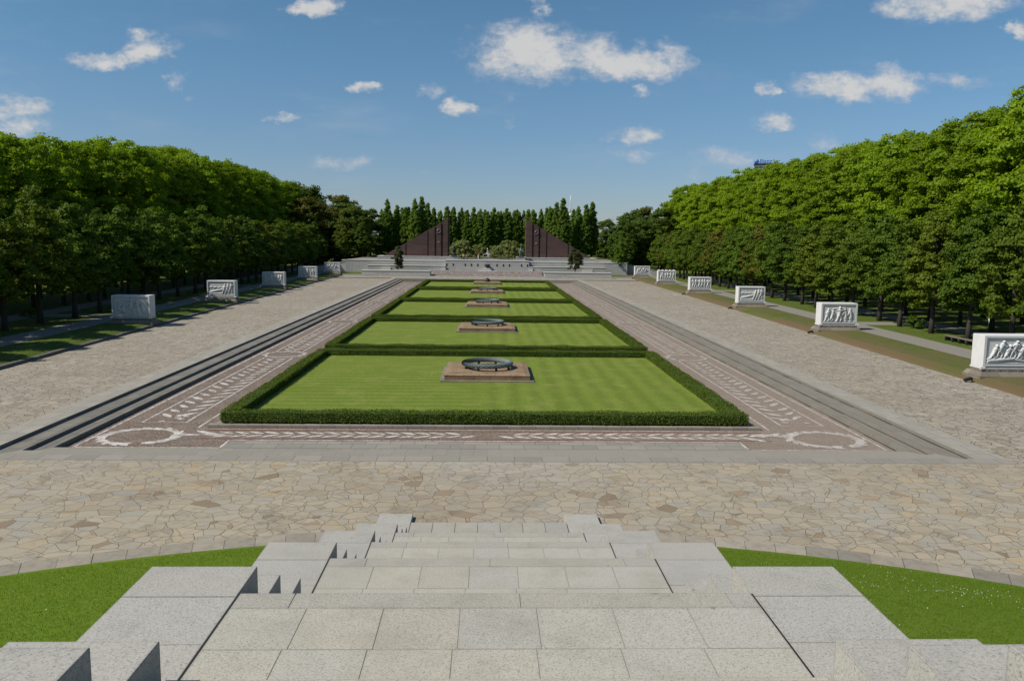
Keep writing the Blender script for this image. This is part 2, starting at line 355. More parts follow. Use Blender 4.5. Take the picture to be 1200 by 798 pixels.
# ------------------------------------------------------------------ camera, light, sky
cd = bpy.data.cameras.new('camera'); cam = bpy.data.objects.new('camera', cd); COL.objects.link(cam)
cd.sensor_width = 36; cd.lens = 27.99; cd.clip_start = .1; cd.clip_end = 30000
cam.matrix_world = Matrix.Translation((-.08, 0, H)) @ Matrix.Rotation(R(-1.86), 4, 'Z') @ Matrix.Rotation(R(90-7.154), 4, 'X') @ Matrix.Rotation(R(.75), 4, 'Z')
scene.camera = cam
S = Vector((-math.cos(R(SUN_EL))*math.cos(R(SUN_BACK)), -math.cos(R(SUN_EL))*math.sin(R(SUN_BACK)), math.sin(R(SUN_EL))))
sl = bpy.data.lights.new('sun', 'SUN'); sl.energy = 5.0; sl.angle = R(.5); sl.color = (1, .945, .845)
so = bpy.data.objects.new('sun', sl); COL.objects.link(so); so.rotation_euler = S.to_track_quat('Z', 'Y').to_euler(); so.location = (-60, -20, 80)

CLOUDS = [(0.0486,0.2259,0.0804,0.0343,1),(0.1212,0.2274,0.0429,0.0236,0.8),(0.1789,0.2165,0.0686,0.0236,1),(0.0612,0.2757,0.0096,0.0139,0.6),(-0.4085,0.2227,0.0364,0.0182,1),(-0.4634,0.2079,0.045,0.0096,0.9),(-0.3717,0.1859,0.0161,0.0118,0.55),(-0.3571,0.1673,0.0096,0.0054,0.3),(-0.2103,0.2738,0.03,0.0118,1),(-0.1494,0.1791,0.0193,0.0075,0.9),(-0.069,0.1776,0.0139,0.0086,0.6),(-0.0389,0.16,0.0182,0.0096,0.9),(-0.2487,0.1411,0.0214,0.0054,0.55),(-0.1814,0.0945,0.0514,0.0096,0.5),(-0.5672,0.1465,0.0407,0.0161,0.8),(-0.5745,0.1264,0.0579,0.0139,0.7),(0.5488,0.2922,0.0729,0.0214,0.95),(0.601,0.3033,0.0643,0.0193,0.8),(0.6549,0.2623,0.015,0.0118,0.7),(0.4496,0.1933,0.0804,0.0182,0.9),(0.4974,0.1983,0.0482,0.0204,0.9),(0.5691,0.2007,0.045,0.0118,0.55),(0.6101,0.1994,0.0279,0.0075,0.35),(0.3412,0.1913,0.0139,0.0086,0.65),(0.3561,0.1507,0.0322,0.0096,0.85),(0.1818,0.1292,0.0322,0.0107,0.75),(0.1794,0.1054,0.0343,0.0096,0.45),(0.2924,0.1021,0.0536,0.015,0.5),(0.2545,0.089,0.0322,0.0086,0.3),(0.1833,0.1792,0.0171,0.0064,0.5),(0.0266,0.1672,0.0086,0.0064,0.4),(0.0259,0.1419,0.0096,0.0043,0.3),(0.4164,0.128,0.0214,0.0086,0.4),(-0.0752,0.0839,0.015,0.0054,0.2),(0.1352,0.0923,0.0161,0.0043,0.25),(0.0509,0.0817,0.0107,0.0043,0.15)]
world = bpy.data.worlds.new('World'); scene.world = world; world.use_nodes = True
T = NT.__new__(NT); T.t = world.node_tree; T.t.nodes.clear()
wout = T.n('ShaderNodeOutputWorld')
sky = T.n('ShaderNodeTexSky', sky_type='NISHITA', sun_disc=False, sun_elevation=R(SUN_EL), sun_rotation=math.atan2(S.x, S.y) % (2*math.pi))
sky.air_density = 1.0; sky.dust_density = .35; sky.ozone_density = 3.0
dirv = T.n('ShaderNodeTexCoord').outputs['Generated']
sp = T.n('ShaderNodeSeparateXYZ', {'Vector': dirv})
fwd = T.math('GREATER_THAN', sp.outputs[1], .15)
yy = T.math('MAXIMUM', sp.outputs[1], .15)
u = T.math('DIVIDE', sp.outputs[0], yy); w_ = T.math('DIVIDE', sp.outputs[2], yy)
uv = T.n('ShaderNodeCombineXYZ', {'X': u, 'Y': T.math('MULTIPLY', w_, 1.5), 'Z': 0.0}).outputs[0]
nA = T.noise(uv, 16, 6, .62); nB = T.noise(T.scale(uv, (1,1,1), (4,2,0)), 42, 5, .65)
wob = T.n('ShaderNodeTexNoise', {'Vector': uv, 'Scale': 24.0, 'Detail': 6.0, 'Roughness': .62}).outputs['Color']
ws = T.n('ShaderNodeSeparateColor', {'Color': wob})
uw = T.math('ADD', u, T.math('MULTIPLY', T.math('SUBTRACT', ws.outputs[0], .5), .085))
vw = T.math('ADD', w_, T.math('MULTIPLY', T.math('SUBTRACT', ws.outputs[1], .5), .04))
tot = None
for (cu, cv, ru, rv, s_) in CLOUDS:
    a = T.math('DIVIDE', T.math('SUBTRACT', uw, cu), ru*1.22); b = T.math('DIVIDE', T.math('SUBTRACT', vw, cv), rv*1.3)
    d2 = T.math('ADD', T.math('MULTIPLY', a, a), T.math('MULTIPLY', b, b))
    k = T.math('MULTIPLY', T.math('SUBTRACT', 1.0, d2, True), s_)
    tot = k if tot is None else T.math('MAXIMUM', tot, k)
ero = T.math('ADD', T.math('MULTIPLY', T.math('SUBTRACT', nA, .5), 2.2), T.math('MULTIPLY', T.math('SUBTRACT', nB, .5), 1.9))
dens = T.math('ADD', T.math('MULTIPLY', tot, 1.25), T.math('MULTIPLY', ero, T.math('MULTIPLY', tot, 1.6, True)))
mask = T.n('ShaderNodeMapRange', {'Value': dens, 'From Min': .07, 'From Max': 1.25}, interpolation_type='SMOOTHSTEP').outputs[0]
hazn = T.noise(T.scale(uv, (1, 2.2, 1), (2.3, .7, 0)), 5.5, 6, .62)
hazm = T.math('MULTIPLY', T.n('ShaderNodeMapRange', {'Value': hazn, 'From Min': .5, 'From Max': .85}, interpolation_type='SMOOTHSTEP').outputs[0], .22)
mask = T.math('MULTIPLY', T.math('MAXIMUM', T.math('MULTIPLY', mask, .9), hazm), fwd)
cb = T.math('ADD', .5, T.math('MULTIPLY', T.math('ADD', dens, T.math('MULTIPLY', nA, .6)), .35))
SKYTINT = (.72, .97, 1.04)
hz = T.n('ShaderNodeMapRange', {'Value': sp.outputs[2], 'From Min': 0.0, 'From Max': .26}, interpolation_type='SMOOTHSTEP').outputs[0]
skyc = T.mix(sky.outputs[0], T.mix((.74,.81,1.0), (*SKYTINT, 1), hz), 1.0, 'MULTIPLY')
CLB = 7.6
cloudc = T.mix((CLB*.70, CLB*.76, CLB*.86), (CLB*1.0, CLB*.985, CLB*.96), T.n('ShaderNodeMapRange', {'Value': dens, 'From Min': .3, 'From Max': 1.25}).outputs[0])
final = T.mix(skyc, cloudc, mask)
bg = T.n('ShaderNodeBackground', {'Color': final, 'Strength': .085}); T.t.links.new(bg.outputs[0], wout.inputs[0])
scene.view_settings.view_transform = 'Standard'; scene.view_settings.look = 'None'; scene.view_settings.exposure = 0

# ------------------------------------------------------------------ the setting
def edge(Y): return 31.4 + .022*(Y-50)
def sheet(name, quads, z, m, kind='structure'):
    mb = MB()
    for q in quads: mb.quad(*[(x, y, z) if not callable(z) else (x, y, z(x, y)) for x, y in q])
    return tag(mb.build(name, m), kind=kind)
def rq(x0, y0, x1, y1): return [(x0,y0),(x1,y0),(x1,y1),(x0,y1)]

# ground: one sheet to the horizon with a bank beside the walkways
mb = MB(); B = 12000
for sgn in (-1, 1):
    ys = [-40] + list(range(0, 190, 6)) + [190]
    for a, b in zip(ys, ys[1:]):
        def P(o, y, z): return (sgn*(edge(y)+o), y, z)
        bk = [(-.05,-.03),(.0,.0),(.35,.13),(1.1,.30),(2.2,.35),(4.2,.35)]
        for (o0,z0),(o1,z1) in zip(bk, bk[1:]):
            q = [P(o0,a,z0),P(o1,a,z1),P(o1,b,z1),P(o0,b,z0)]
            mb.quad(*(q if sgn > 0 else q[::-1]))
    q = [(sgn*(edge(-40)+4.2),-40,.35),(sgn*B,-40,.35),(sgn*B,190,.35),(sgn*(edge(190)+4.2),190,.35)]
    mb.quad(*(q if sgn > 0 else q[::-1]))
mb.quad((-B,-B,.35),(B,-B,.35),(B,-40,.35),(-B,-40,.35)); mb.quad((-B,190,.35),(B,190,.35),(B,B,.35),(-B,B,.35))
tag(mb.build('ground', M['grass']), kind='structure')

LF = [38.4, 63.5, 89.1, 116.3, 144.6]; LB = [61.5, 87.1, 114.9, 142.0, 170.0]; PF = [49.6, 76.8, 105.5, 133.0, 160.6]
FX, FY0, FY1 = 20.2, 31.45, 178.0     # rim of the sunken field
sheet('plaza', [rq(-40, 12, 40, 30.65)], 0.0, M['plaza'])
sheet('plaza_border', [rq(-21.5, 30.65, 21.5, FY0)], 0.0, M['border'])
for sgn in (-1, 1):
    qs = []
    ys = [30.65] + list(range(36, 186, 6)) + [FY1]
    for a, b in zip(ys, ys[1:]):
        q = [(sgn*21.5,a),(sgn*(edge(a)+.04),a),(sgn*(edge(b)+.04),b),(sgn*21.5,b)]
        qs.append(q if sgn > 0 else q[::-1])
    sheet('walkway', qs, 0.0, M['walk'])
    q = rq(21.5*sgn, FY0, FX*sgn, FY1); sheet('walkway_edging', [q if sgn < 0 else q[::-1]], 0.0, M['edging'])
sheet('cross_walkway', [rq(-(edge(184)), FY1, edge(184), 190)], 0.0, M['walk'])

# sunken field: three broad steps down all around
lev = [(FX, FY0, FY1, 0.0), (19.2, 32.65, 176.8, -.15), (18.5, 33.75, 175.6, -.30)]
floor = (18.5, 33.75, 175.6, -.5)
mb = MB(); rz = [0.0, -.15, -.30, -.5]
rects = [(FX, FY0, FY1), (19.2, 32.65, 176.8), (18.5, 33.75, 175.6)]
for i, (x, a, b) in enumerate(rects):      # riser
    zt, zb = rz[i], rz[i+1]
    mb.quad((-x,a,zt),(-x,b,zt),(-x,b,zb),(-x,a,zb)); mb.quad((x,b,zt),(x,a,zt),(x,a,zb),(x,b,zb))
    mb.quad((x,a,zt),(-x,a,zt),(-x,a,zb),(x,a,zb)); mb.quad((-x,b,zt),(x,b,zt),(x,b,zb),(-x,b,zb))
    if i < 2:
        X, A, Bq = rects[i+1]
        mb.quad((-x,a,zb),(-X,A,zb),(-X,Bq,zb),(-x,b,zb)); mb.quad((x,a,zb),(x,b,zb),(X,Bq,zb),(X,A,zb))
        mb.quad((-x,a,zb),(x,a,zb),(X,A,zb),(-X,A,zb)); mb.quad((-X,Bq,zb),(X,Bq,zb),(x,b,zb),(-x,b,zb))
db = MB()  # uneven dark strips along the riser feet on the right, marking the step lines
for (x, z, a, b) in ((20.2, -.15, 31.5, 178), (19.2, -.30, 32.7, 176.8), (18.5, -.5, 33.8, 175.6)): 
    rj = random.Random(int(x*10)); y = a
    while y < b-1:
        L = rj.uniform(.8, 2.6); w0 = rj.uniform(.06,.15); db.quad((x-w0,y,z+.004),(x-.002,y,z+.004),(x-.002,y+L,z+.004),(x-w0*rj.uniform(.6,1.2),y+L,z+.004)); y += L
tag(db.build('riser_foot_strip', mat_simple('dark_brown_strip', (.045,.04,.028), .95, .5, 4)), kind='structure')
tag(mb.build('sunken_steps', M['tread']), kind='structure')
sheet('mosaic_floor', [rq(-18.5, 33.75, 18.5, 175.6)], -.5, M['mosaic'])
sheet('mosaic_slabs', [rq(-11.65, 33.9, 11.65, 35.75)], -.496, M['border'])

# mosaic drawing (flat inlay)
ink = MB(); inkr = MB(); ZI = -.493
def line(mbx, x0, y0, x1, y1, w=.11, z=ZI):
    d = Vector((x1-x0, y1-y0)).normalized(); n = Vector((-d.y, d.x))*w/2
    mbx.quad((x0+n.x,y0+n.y,z),(x0-n.x,y0-n.y,z),(x1-n.x,y1-n.y,z),(x1+n.x,y1+n.y,z))
LEAFN = [0]
def leaf(x, y, ang, L, W, z=ZI):
    LEAFN[0] += 1; z = z + .001 + .0006*(LEAFN[0] % 9)
    c, s = math.cos(ang), math.sin(ang); pts = []
    prof = [(0,0),(.18,.62),(.42,1),(.7,.78),(1,0),(.7,-.78),(.42,-1),(.18,-.62)]
    for a, b in reversed(prof):
        px, py = a*L, b*W/2; pts.append((x+px*c-py*s, y+px*s+py*c, z))
    ink.quad(*pts)
rr = random.Random(3)
for sgn in (-1, 1):
    def ln(x0, y0, x1, y1, w=.11): line(ink, sgn*x0, y0, sgn*x1, y1, w)
    ln(18.08, 34.45, 18.08, 175, .12); ln(18.08, 34.5, 11.75, 34.5); ln(11.75, 34.45, 11.75, 35.95)
    ln(14.0, 38.25, 14.0, 41.5); ln(11.75, 35.9, 0, 35.9, .09); ln(14.0, 38.0, 0, 38.0, .07)
    for k in range(5):
        y0 = LF[k] + .9; y1 = LB[k] - .3
        ln(17.15, y0, 17.15, y1); ln(14.98, y0, 14.98, y1); ln(17.15, y0, 14.98, y0, .06); ln(17.15, y1, 14.98, y1, .06)
        n = 18
        for i in range(n):                  # laurel branch growing away from the viewer
            yb = y0 + 1.1 + (y1-y0-2.6)*i/(n-1); big = 1.35 if i < n*.55 else 1.05
            for s2 in (-1, 1):
                leaf(sgn*16.05 + s2*.1, yb + (.3 if s2 > 0 else 0), math.pi/2 - s2*R(rr.uniform(36, 48)), big*rr.uniform(.86, 1.03), .36)
        for i in range(6): leaf(sgn*16.05 + rr.uniform(-.5,.5), y0+.45+i*.25, rr.uniform(0,6), .4, .3)
        if k < 4:                           # long oval wreath between two panels
            cy = (LB[k]+LF[k+1])/2 + .6
            for i in range(22):
                a = 2*math.pi*i/22
                leaf(sgn*16.05 + 1.5*math.cos(a), cy + 1.55*math.sin(a), a + math.pi/2 + .25*(-1)**i, .62, .3)
    for i in range(21):                     # big wreath in the corner
        a = 2*math.pi*i/21
        if abs((a - 4.9)) < .12: continue
        for q in (-1, 1): leaf(sgn*16.05 + (1.62+.13*q)*math.cos(a), 36.5 + (1.42+.13*q)*math.sin(a), a + math.pi/2 + .5*q + rr.uniform(-.12,.12), rr.uniform(.66,.84), .36)
    n = 17
    for i in range(n):                      # branch along the front, from the middle outwards
        xb = .5 + 11.4*i/(n-1)
        for s2 in (-1, 1):
            if i == 0 and s2 > 0: continue
            a = R(28)*s2; a = a if sgn > 0 else math.pi - a
            leaf(sgn*xb, 36.95 + s2*.08, a, 1.0*rr.uniform(.92,1.05), .27)
    for i in range(5): leaf(sgn*(12.2 + .35*i), 36.9 + rr.uniform(-.3,.3), (0 if sgn > 0 else math.pi) + rr.uniform(-.7,.7), 1.25, .36)
    line(inkr, sgn*13.4, 36.15, 0, 36.15, .09); line(inkr, sgn*13.4, 37.75, 0, 37.75, .09)
tag(ink.build('mosaic_inlay', M['tess']), kind='structure'); tag(inkr.build('mosaic_red_lines', M['tess_red']), kind='structure')

# lawns with kerb
for k in range(5):
    y0 = LF[k]; y1 = LB[k]
    mb = MB(); mb.box(-13.55, y0-.2, -.5, 13.55, y0+.2, -.33, .02)
    mb.box(-13.3, y0+.203, -.5, -13.0, y1-.003, -.331, .02); mb.box(13.0, y0+.203, -.5, 13.3, y1-.003, -.331, .02)
    tag(mb.build('lawn_kerb', M['kerb_light']), kind='structure')
    sheet('lawn', [rq(-12.99, y0+.21, 12.99, y1-.21)], -.2, M['lawn'])

# ------------------------------------------------------------------ leaf clouds
def leaf_quads(P, N, L, W, rng):
    n = len(P); r = rng.normal(size=(n,3)); t_ = np.cross(N, r); t_ /= np.linalg.norm(t_, axis=1)[:,None] + 1e-9
    b_ = np.cross(N, t_); L = np.broadcast_to(L, (n,))[:,None]; W = np.broadcast_to(W, (n,))[:,None]
    fold = N*L*.18
    V = np.stack([P - t_*L + fold*0, P - b_*W + fold, P + t_*L, P + b_*W + fold], 1).reshape(-1,3)
    F = np.arange(4*n).reshape(-1,4); return V, F
def unit(a): return a/(np.linalg.norm(a, axis=1)[:,None] + 1e-9)

def crown(rng, prof, zb, zt, nclump, nleaf, crad, lsize, flat=1.0, up=.35, wob=.18, shell=.55):
    """prof(t)->radius, t in 0..1 from bottom to top"""
    Ps, Ns = [], []
    ph = rng.uniform(0, 6.28, 4)
    ts = np.linspace(0, 1, 200); rs = np.array([prof(q) for q in ts]); wgt = (rs+.25)**1.2; wgt /= wgt.sum()
    for c in range(nclump):
        tt = rng.choice(ts, p=wgt); tt = min(1, max(0, tt + rng.uniform(-.004,.004))); rad = prof(tt)
        a = rng.uniform(0, 2*math.pi)
        rad *= 1 + wob*math.sin(3*a+ph[0]+tt*4) + wob*.7*math.sin(5*a+ph[1]-tt*7)
        q = rad*math.sqrt(rng.uniform(shell**2, 1)) if rng.uniform() > .10 else rad*rng.uniform(1.05, 1.18)
        C = np.array([q*math.cos(a), q*math.sin(a), zb + (zt-zb)*(tt + (rng.uniform(0,.035) if tt > .85 else 0))])
        cr = crad*rng.uniform(.65, 1.3); n = int(nleaf*(cr/crad)**1.6*rng.uniform(.8,1.2)) + 4
        d = unit(rng.normal(size=(n,3))); d[:,2] = np.abs(d[:,2])*.75 + d[:,2]*.25
        rr_ = cr*rng.uniform(.45, 1.05, n)[:,None]
        P = C + d*rr_*np.array([1,1,flat])
        out = np.array([math.cos(a), math.sin(a), .25])
        N = unit(d*.7 + out*.35 + np.array([0,0,up]) + rng.normal(size=(n,3))*.55)
        Ps.append(P); Ns.append(N)
    P = np.concatenate(Ps); N = np.concatenate(Ns); L = lsize*rng.uniform(.6, 1.25, len(P))
    return leaf_quads(P, N, L, L*.62, rng)

def trunk_mb(rng, h, r0, r1, limbs=5, spread=2.0, zl=.45):
    mb = MB(); pts = [(0,0,-.3)]; rad = [r0*1.25]
    for i in range(1, 7):
        z = h*i/6; pts.append((rng.uniform(-.1,.1)*i*.3, rng.uniform(-.1,.1)*i*.3, z)); rad.append(r0 + (r1-r0)*i/6)
    mb.tube(pts, rad, 9)
    for j in range(limbs):
        a = 2*math.pi*j/limbs + rng.uniform(-.4,.4); z = h*rng.uniform(zl, .85); s_ = spread*rng.uniform(.7,1.2)
        mb.tube([(0,0,z),(s_*.45*math.cos(a), s_*.45*math.sin(a), z+s_*.5),(s_*math.cos(a), s_*math.sin(a), z+s_*1.25)], [r0*.42, r0*.28, r0*.12], 6)
    return mb

def tree_proto(name, rng, leafmat, crown_args, trunk_args):
    root = bpy.data.objects.new(name, None); COL.objects.link(root); root.empty_display_size = .3
    trunk_mb(rng, *trunk_args).build('trunk', M['bark'], root, True)
    V, F = crown(rng, *crown_args)
    link('crown', npmesh('crown', V, F), leafmat, root)
    return root

rng = np.random.default_rng(11)
def p_plane(t_): return 4.6*(min(1, .62 + 1.5*t_) if t_ < .25 else (1.0 if t_ < .62 else math.sqrt(max(0, 1 - ((t_-.62)/.40)**2))))
def p_lind(t_): return 2.75*(.5 + 2.0*t_ if t_ < .25 else math.cos((t_-.25)/.79*math.pi/2)**1.0)
def p_popl(t_): return 1.55*(min(1, .6 + 2.5*t_) if t_ < .5 else max(0, 1 - ((t_-.5)/.515)**1.5))
def p_round(t_): return 5.2*math.sqrt(max(0, 1 - ((t_-.42)/.6)**2))
def p_dome(t_): return 1.0*math.sqrt(max(0.02, 1 - t_**2))
planes = [tree_proto('plane_tree', rng, M['plane'], (p_plane, 5.0, 23.3, 300, 125, 1.05, .205, .9, .35, .16, .6), (16, .38, .14, 6, 3.2)) for _ in range(4)]
linds = [tree_proto('linden_tree', rng, M['linden'], (p_lind, 2.3, 11.0, 170, 115, .60, .132, 1.0, .2, .10, .4), (8.5, .23, .08, 5, 1.2)) for _ in range(4)]
popls = [tree_proto('poplar_tree', rng, M['poplar'], (p_popl, .4, 17.2, 330, 60, .42, .19, 2.1, .12, .07, .3), (14, .25, .05, 3, .6)) for _ in range(3)]
broads = [tree_proto('broadleaf_tree', rng, M['broad'], (p_round, 1.2, 15.0, 220, 95, 1.15, .26, .85, .3, .14, .45), (9, .35, .12, 6, 2.6)) for _ in range(3)]
protos_used = set()
def place_tree(proto, x, y, z, s, label, group, cat='tree', sz=None):
    if proto not in protos_used: protos_used.add(proto); o = proto
    else: o = copy_tree(proto)
    o.location = (x, y, z); o.rotation_euler.z = random.uniform(0, 6.28); o.scale = (s, s, sz or s)
    return tag(o, label, cat, group)

NEAR = [50, 77, 105, 133, 161, 190, 300]
ORD = ['nearest', 'second nearest', 'third nearest', 'fourth nearest', 'second farthest', 'farthest']
def stretch(y):
    i = min(range(6), key=lambda j: abs(NEAR[j]+6-y)); return ORD[i]
for sgn, side in ((-1, 'left'), (1, 'right')):
    y = 40.0 if sgn < 0 else 57.0; i = 0
    while y < 216:
        ex = (y-60)*.022
        lab = f'dark green front row linden behind the {stretch(y)} white sarcophagus on the {side}'
        lz = random.uniform(.94,1.07)
        place_tree(linds[i % 4], sgn*((42.6 if sgn > 0 else 41.9)+ex) + random.uniform(-.4,.4), y, .33, lz*(1.0 if sgn > 0 else 1.15), lab, f'front row lindens on the {side} near the {stretch(y)} sarcophagus', sz=lz*(1.0 if sgn > 0 else 1.04))
        place_tree(linds[(i+2) % 4], sgn*(50.3+ex) + random.uniform(-.4,.4), y+2.5, .33, random.uniform(.95,1.1),
                   f'second row linden across the path, level with the {stretch(y)} {side} sarcophagus', f'second row lindens on the {side} near the {stretch(y)} sarcophagus')
        y += 6.0 + random.uniform(-.4,.4); i += 1
    y = 62.0; i = 0
    while y < 262:
        hs = (.985 + .05*min(1, max(0, (y-100)/60)) + .09*max(0, 1-abs(y-84)/16)) if sgn > 0 else (.79 + .27*min(1, max(0, (y-75)/105)))
        for row, xr in ((0, 58.5), (1, 66)):
            if row == 1 and y > 235: continue
            ex = (y-60)*.02; s = hs*random.uniform(.95, 1.04)*(1.0 if row == 0 else 1.05)
            where = f'tall bright green {"front" if row == 0 else "back"} row plane tree, {"near" if y < 110 else "middle" if y < 180 else "far"} stretch of {side} avenue'
            place_tree(planes[(i+row*2) % 4], sgn*(xr+ex) + random.uniform(-.6,.6), y + row*3.5, .33, s, where,
                       f'{"front" if row == 0 else "back"} row plane trees, {"near" if y < 110 else "middle" if y < 180 else "far"} {side}')
        y += 7.6 + random.uniform(-.5,.5); i += 1

# broad dark trees closing the avenue, both sides
BT = [(-39,236,1.02),(-46,243,1.12),(-54,240,1.3),(-37,255,.98),(-46,262,1.25),(-58,262,1.6),(-66,275,1.7),(-52,285,1.5),
      (40,236,.85),(46,243,1.0),(54,246,1.2),(47,262,1.15),(61,262,1.45),(70,276,1.6),(56,288,1.35),(43,290,1.0)]
def tz(x, y):
    return .33 if y < 206 else .33 + 3.0*max(0, min(1, (47-abs(x))/11.6))
for i, (x, y, s) in enumerate(BT):
    side = 'left' if x < 0 else 'right'
    place_tree(broads[i % 3], x, y, tz(x, y)-.6, s, f'broad dark tree in the clump closing the {side} avenue beside the far poplars', f'broad trees at the far {side} end')
for (x, y, s, lab) in ((-40.5,228,.85,'small lit tree left of the far grey wall, before the dark clump, nearer the avenue'),(-35.5,229,.9,'small tree beside the left end of the far grey wall, before the dark clump'),
                       (34.0,203.5,.74,'small dark round tree standing by the right end of the far grey wall'),(38.8,222,1.0,'dark green tree just behind the farthest right sarcophagus')):
    place_tree(linds[random.randrange(4)], x, y, tz(x, y), s, lab, None)
# poplars
n = 0
for i in range(66):
    x = -38 + 76*(i % 33 + (.5 if i > 32 else 0))/32 + random.uniform(-.4,.4); y = (290 if i < 33 else 300) + random.uniform(-2,2)
    pz = random.uniform(.83,.92); place_tree(popls[i % 3], x, y, 3.9, pz*random.uniform(1.12,1.34), 'slender dark green poplar in the far row behind the two red granite flags', 'poplars in the far row', sz=pz)
for i, (x, y, s) in enumerate(((-32.5,262,1.0),(-29.5,264,.9),(-26.5,262,.86),(-23.2,258,1.0),(-21.2,260,1.05),(-19.6,264,.95))):
    place_tree(popls[i % 3], x, y, 3.9, s*1.2, 'taller sunlit poplar standing behind the left red granite flag', 'poplars behind the left flag', sz=s*.97)
for i, (x, y, s) in enumerate(((20.3,262,.9),(22.3,260,.98),(24.2,258,1.05),(29.6,262,.92),(31.9,260,.95),(34.1,262,1.0))):
    place_tree(popls[i % 3], x, y, 3.9, s*1.2, 'taller sunlit poplar standing behind the right red granite flag', 'poplars behind the right flag', sz=s*.97)

# willows and small column trees in front
def bush(name, x, y, z, rx, hz, m, label, cat, nl=80, nc=130, ls=.2, trunk=True, prof=p_dome, crad=.5):
    root = empty(name, (x, y, z), label, cat)
    V, F = crown(rng, lambda t_: rx*prof(t_), .15 if not trunk else .5, hz, nc, nl, crad, ls, 1.2, .2, .14, .5)
    link('crown', npmesh('crown', V, F), m, root)
    if trunk: trunk_mb(rng, hz*.8, .13, .04, 3, rx*.4).build('trunk', M['bark'], root, True)
    else: trunk_mb(rng, hz*.6, .1, .04, 3, rx*.5).build('stem', M['bark'], root, True)
    return root
bush('weeping_tree', -7.2, 226, 3.4, 4.0, 4.9, M['willow'], 'low rounded pale green tree right of the left flag, behind a kneeling statue', 'tree')
bush('weeping_tree', 6.0, 226, 3.4, 4.8, 4.9, M['willow'], 'widest low pale green tree, beside the right flag and kneeling statue', 'tree', nc=170)
bush('weeping_tree', -2.2, 232, 3.4, 2.0, 3.6, M['willow'], 'smaller low green tree just left of the white statue', 'tree', nc=45)
bush('weeping_tree', 2.3, 232, 3.4, 1.6, 3.0, M['willow'], 'smallest low green tree just right of the white statue', 'tree', nc=35)
bush('column_tree', -21.5, 193.5, 1.1, 1.15, 5.6, M['olive'], 'slim olive green column tree above the left wing wall', 'tree', 60, 60, .17, True, lambda t_: (.6+1.2*t_ if t_ < .35 else math.sqrt(max(0, 1-((t_-.35)/.68)**2))), .4)
bush('column_tree', 21.3, 193.5, 1.1, 1.75, 5.4, M['olive'], 'small oval olive green tree above the right wing wall', 'tree', 60, 80, .17, True, lambda t_: (.5+1.4*t_ if t_ < .35 else math.sqrt(max(0, 1-((t_-.35)/.68)**2))), .45)
bush('shrub', -46.4, 82, .33, .8, .8, M['linden'], 'low green shrub at the foot of a linden on the left', 'shrub', 60, 25, .09, False, p_dome, .25)
bush('shrub', 43.5, 79.5, .33, .9, 1.1, M['linden'], 'dark round shrub between lindens behind the path on the right', 'shrub', 60, 25, .09, False, p_dome, .25)

# ------------------------------------------------------------------ hedges
def hedge_proto():
    W2, Yl, th, zt, zb = 13.0, 22.1, .74, .49, 0.0
    rg = np.random.default_rng(5); Vs, Fs = [], []; nb = 0
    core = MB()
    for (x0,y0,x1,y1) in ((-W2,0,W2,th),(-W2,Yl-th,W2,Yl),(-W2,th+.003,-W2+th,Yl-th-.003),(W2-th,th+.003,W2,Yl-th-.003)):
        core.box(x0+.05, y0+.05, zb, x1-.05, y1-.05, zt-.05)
    def face(n, fn, N):
        nonlocal nb
        P = fn(rg.uniform(size=(n,2))); P = P + np.array(N)*rg.normal(0, .022, n)[:,None]
        P = P + np.array(N)*((.06 if N[2] else .04)*np.sin(P[:,0]*1.7+P[:,1]*1.3)*np.sin(P[:,0]*.61-P[:,1]*.83+1))[:,None]
        NN = unit(np.array(N)*.7 + np.array([0,0,.25]) + rg.normal(size=(n,3))*.5)
        L = .036*rg.uniform(.6,1.4,n); V, F = leaf_quads(P, NN, L, L*.6, rg); Vs.append(V); Fs.append(F+nb); nb += len(V)
    D = 430; hz = zt-zb
    def add(x0,x1,y0,y1):
        face(int((x1-x0)*(y1-y0)*D), lambda r: np.stack([x0+(x1-x0)*r[:,0], y0+(y1-y0)*r[:,1], np.full(len(r), zt)], 1), (0,0,1))
        for xx, nx in ((x0,-1),(x1,1)):
            face(int((y1-y0)*hz*D), lambda r: np.stack([np.full(len(r), xx), y0+(y1-y0)*r[:,0], zb+hz*r[:,1]], 1), (nx,0,0))
        for yy, ny in ((y0,-1),(y1,1)):
            face(int((x1-x0)*hz*D), lambda r: np.stack([x0+(x1-x0)*r[:,0], np.full(len(r), yy), zb+hz*r[:,1]], 1), (0,ny,0))
    add(-W2,W2,0,th); add(-W2,W2,Yl-th,Yl); add(-W2,-W2+th,th,Yl-th); add(W2-th,W2,th,Yl-th)
    root = empty('box_hedge', (0,0,0))
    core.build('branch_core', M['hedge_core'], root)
    link('foliage', npmesh('foliage', np.concatenate(Vs), np.concatenate(Fs)), M['hedge'], root)
    return root
hp = hedge_proto(); HO = ['nearest', 'second', 'third', 'fourth', 'farthest']
for k in range(5):
    o = hp if k == 0 else copy_tree(hp)
    o.location = (0, LF[k], -.25); o.scale.y = (LB[k]-LF[k])/22.1; tag(o, f'clipped box hedge framing the {HO[k]} of the five lawns', 'hedge', 'hedges around the lawns')

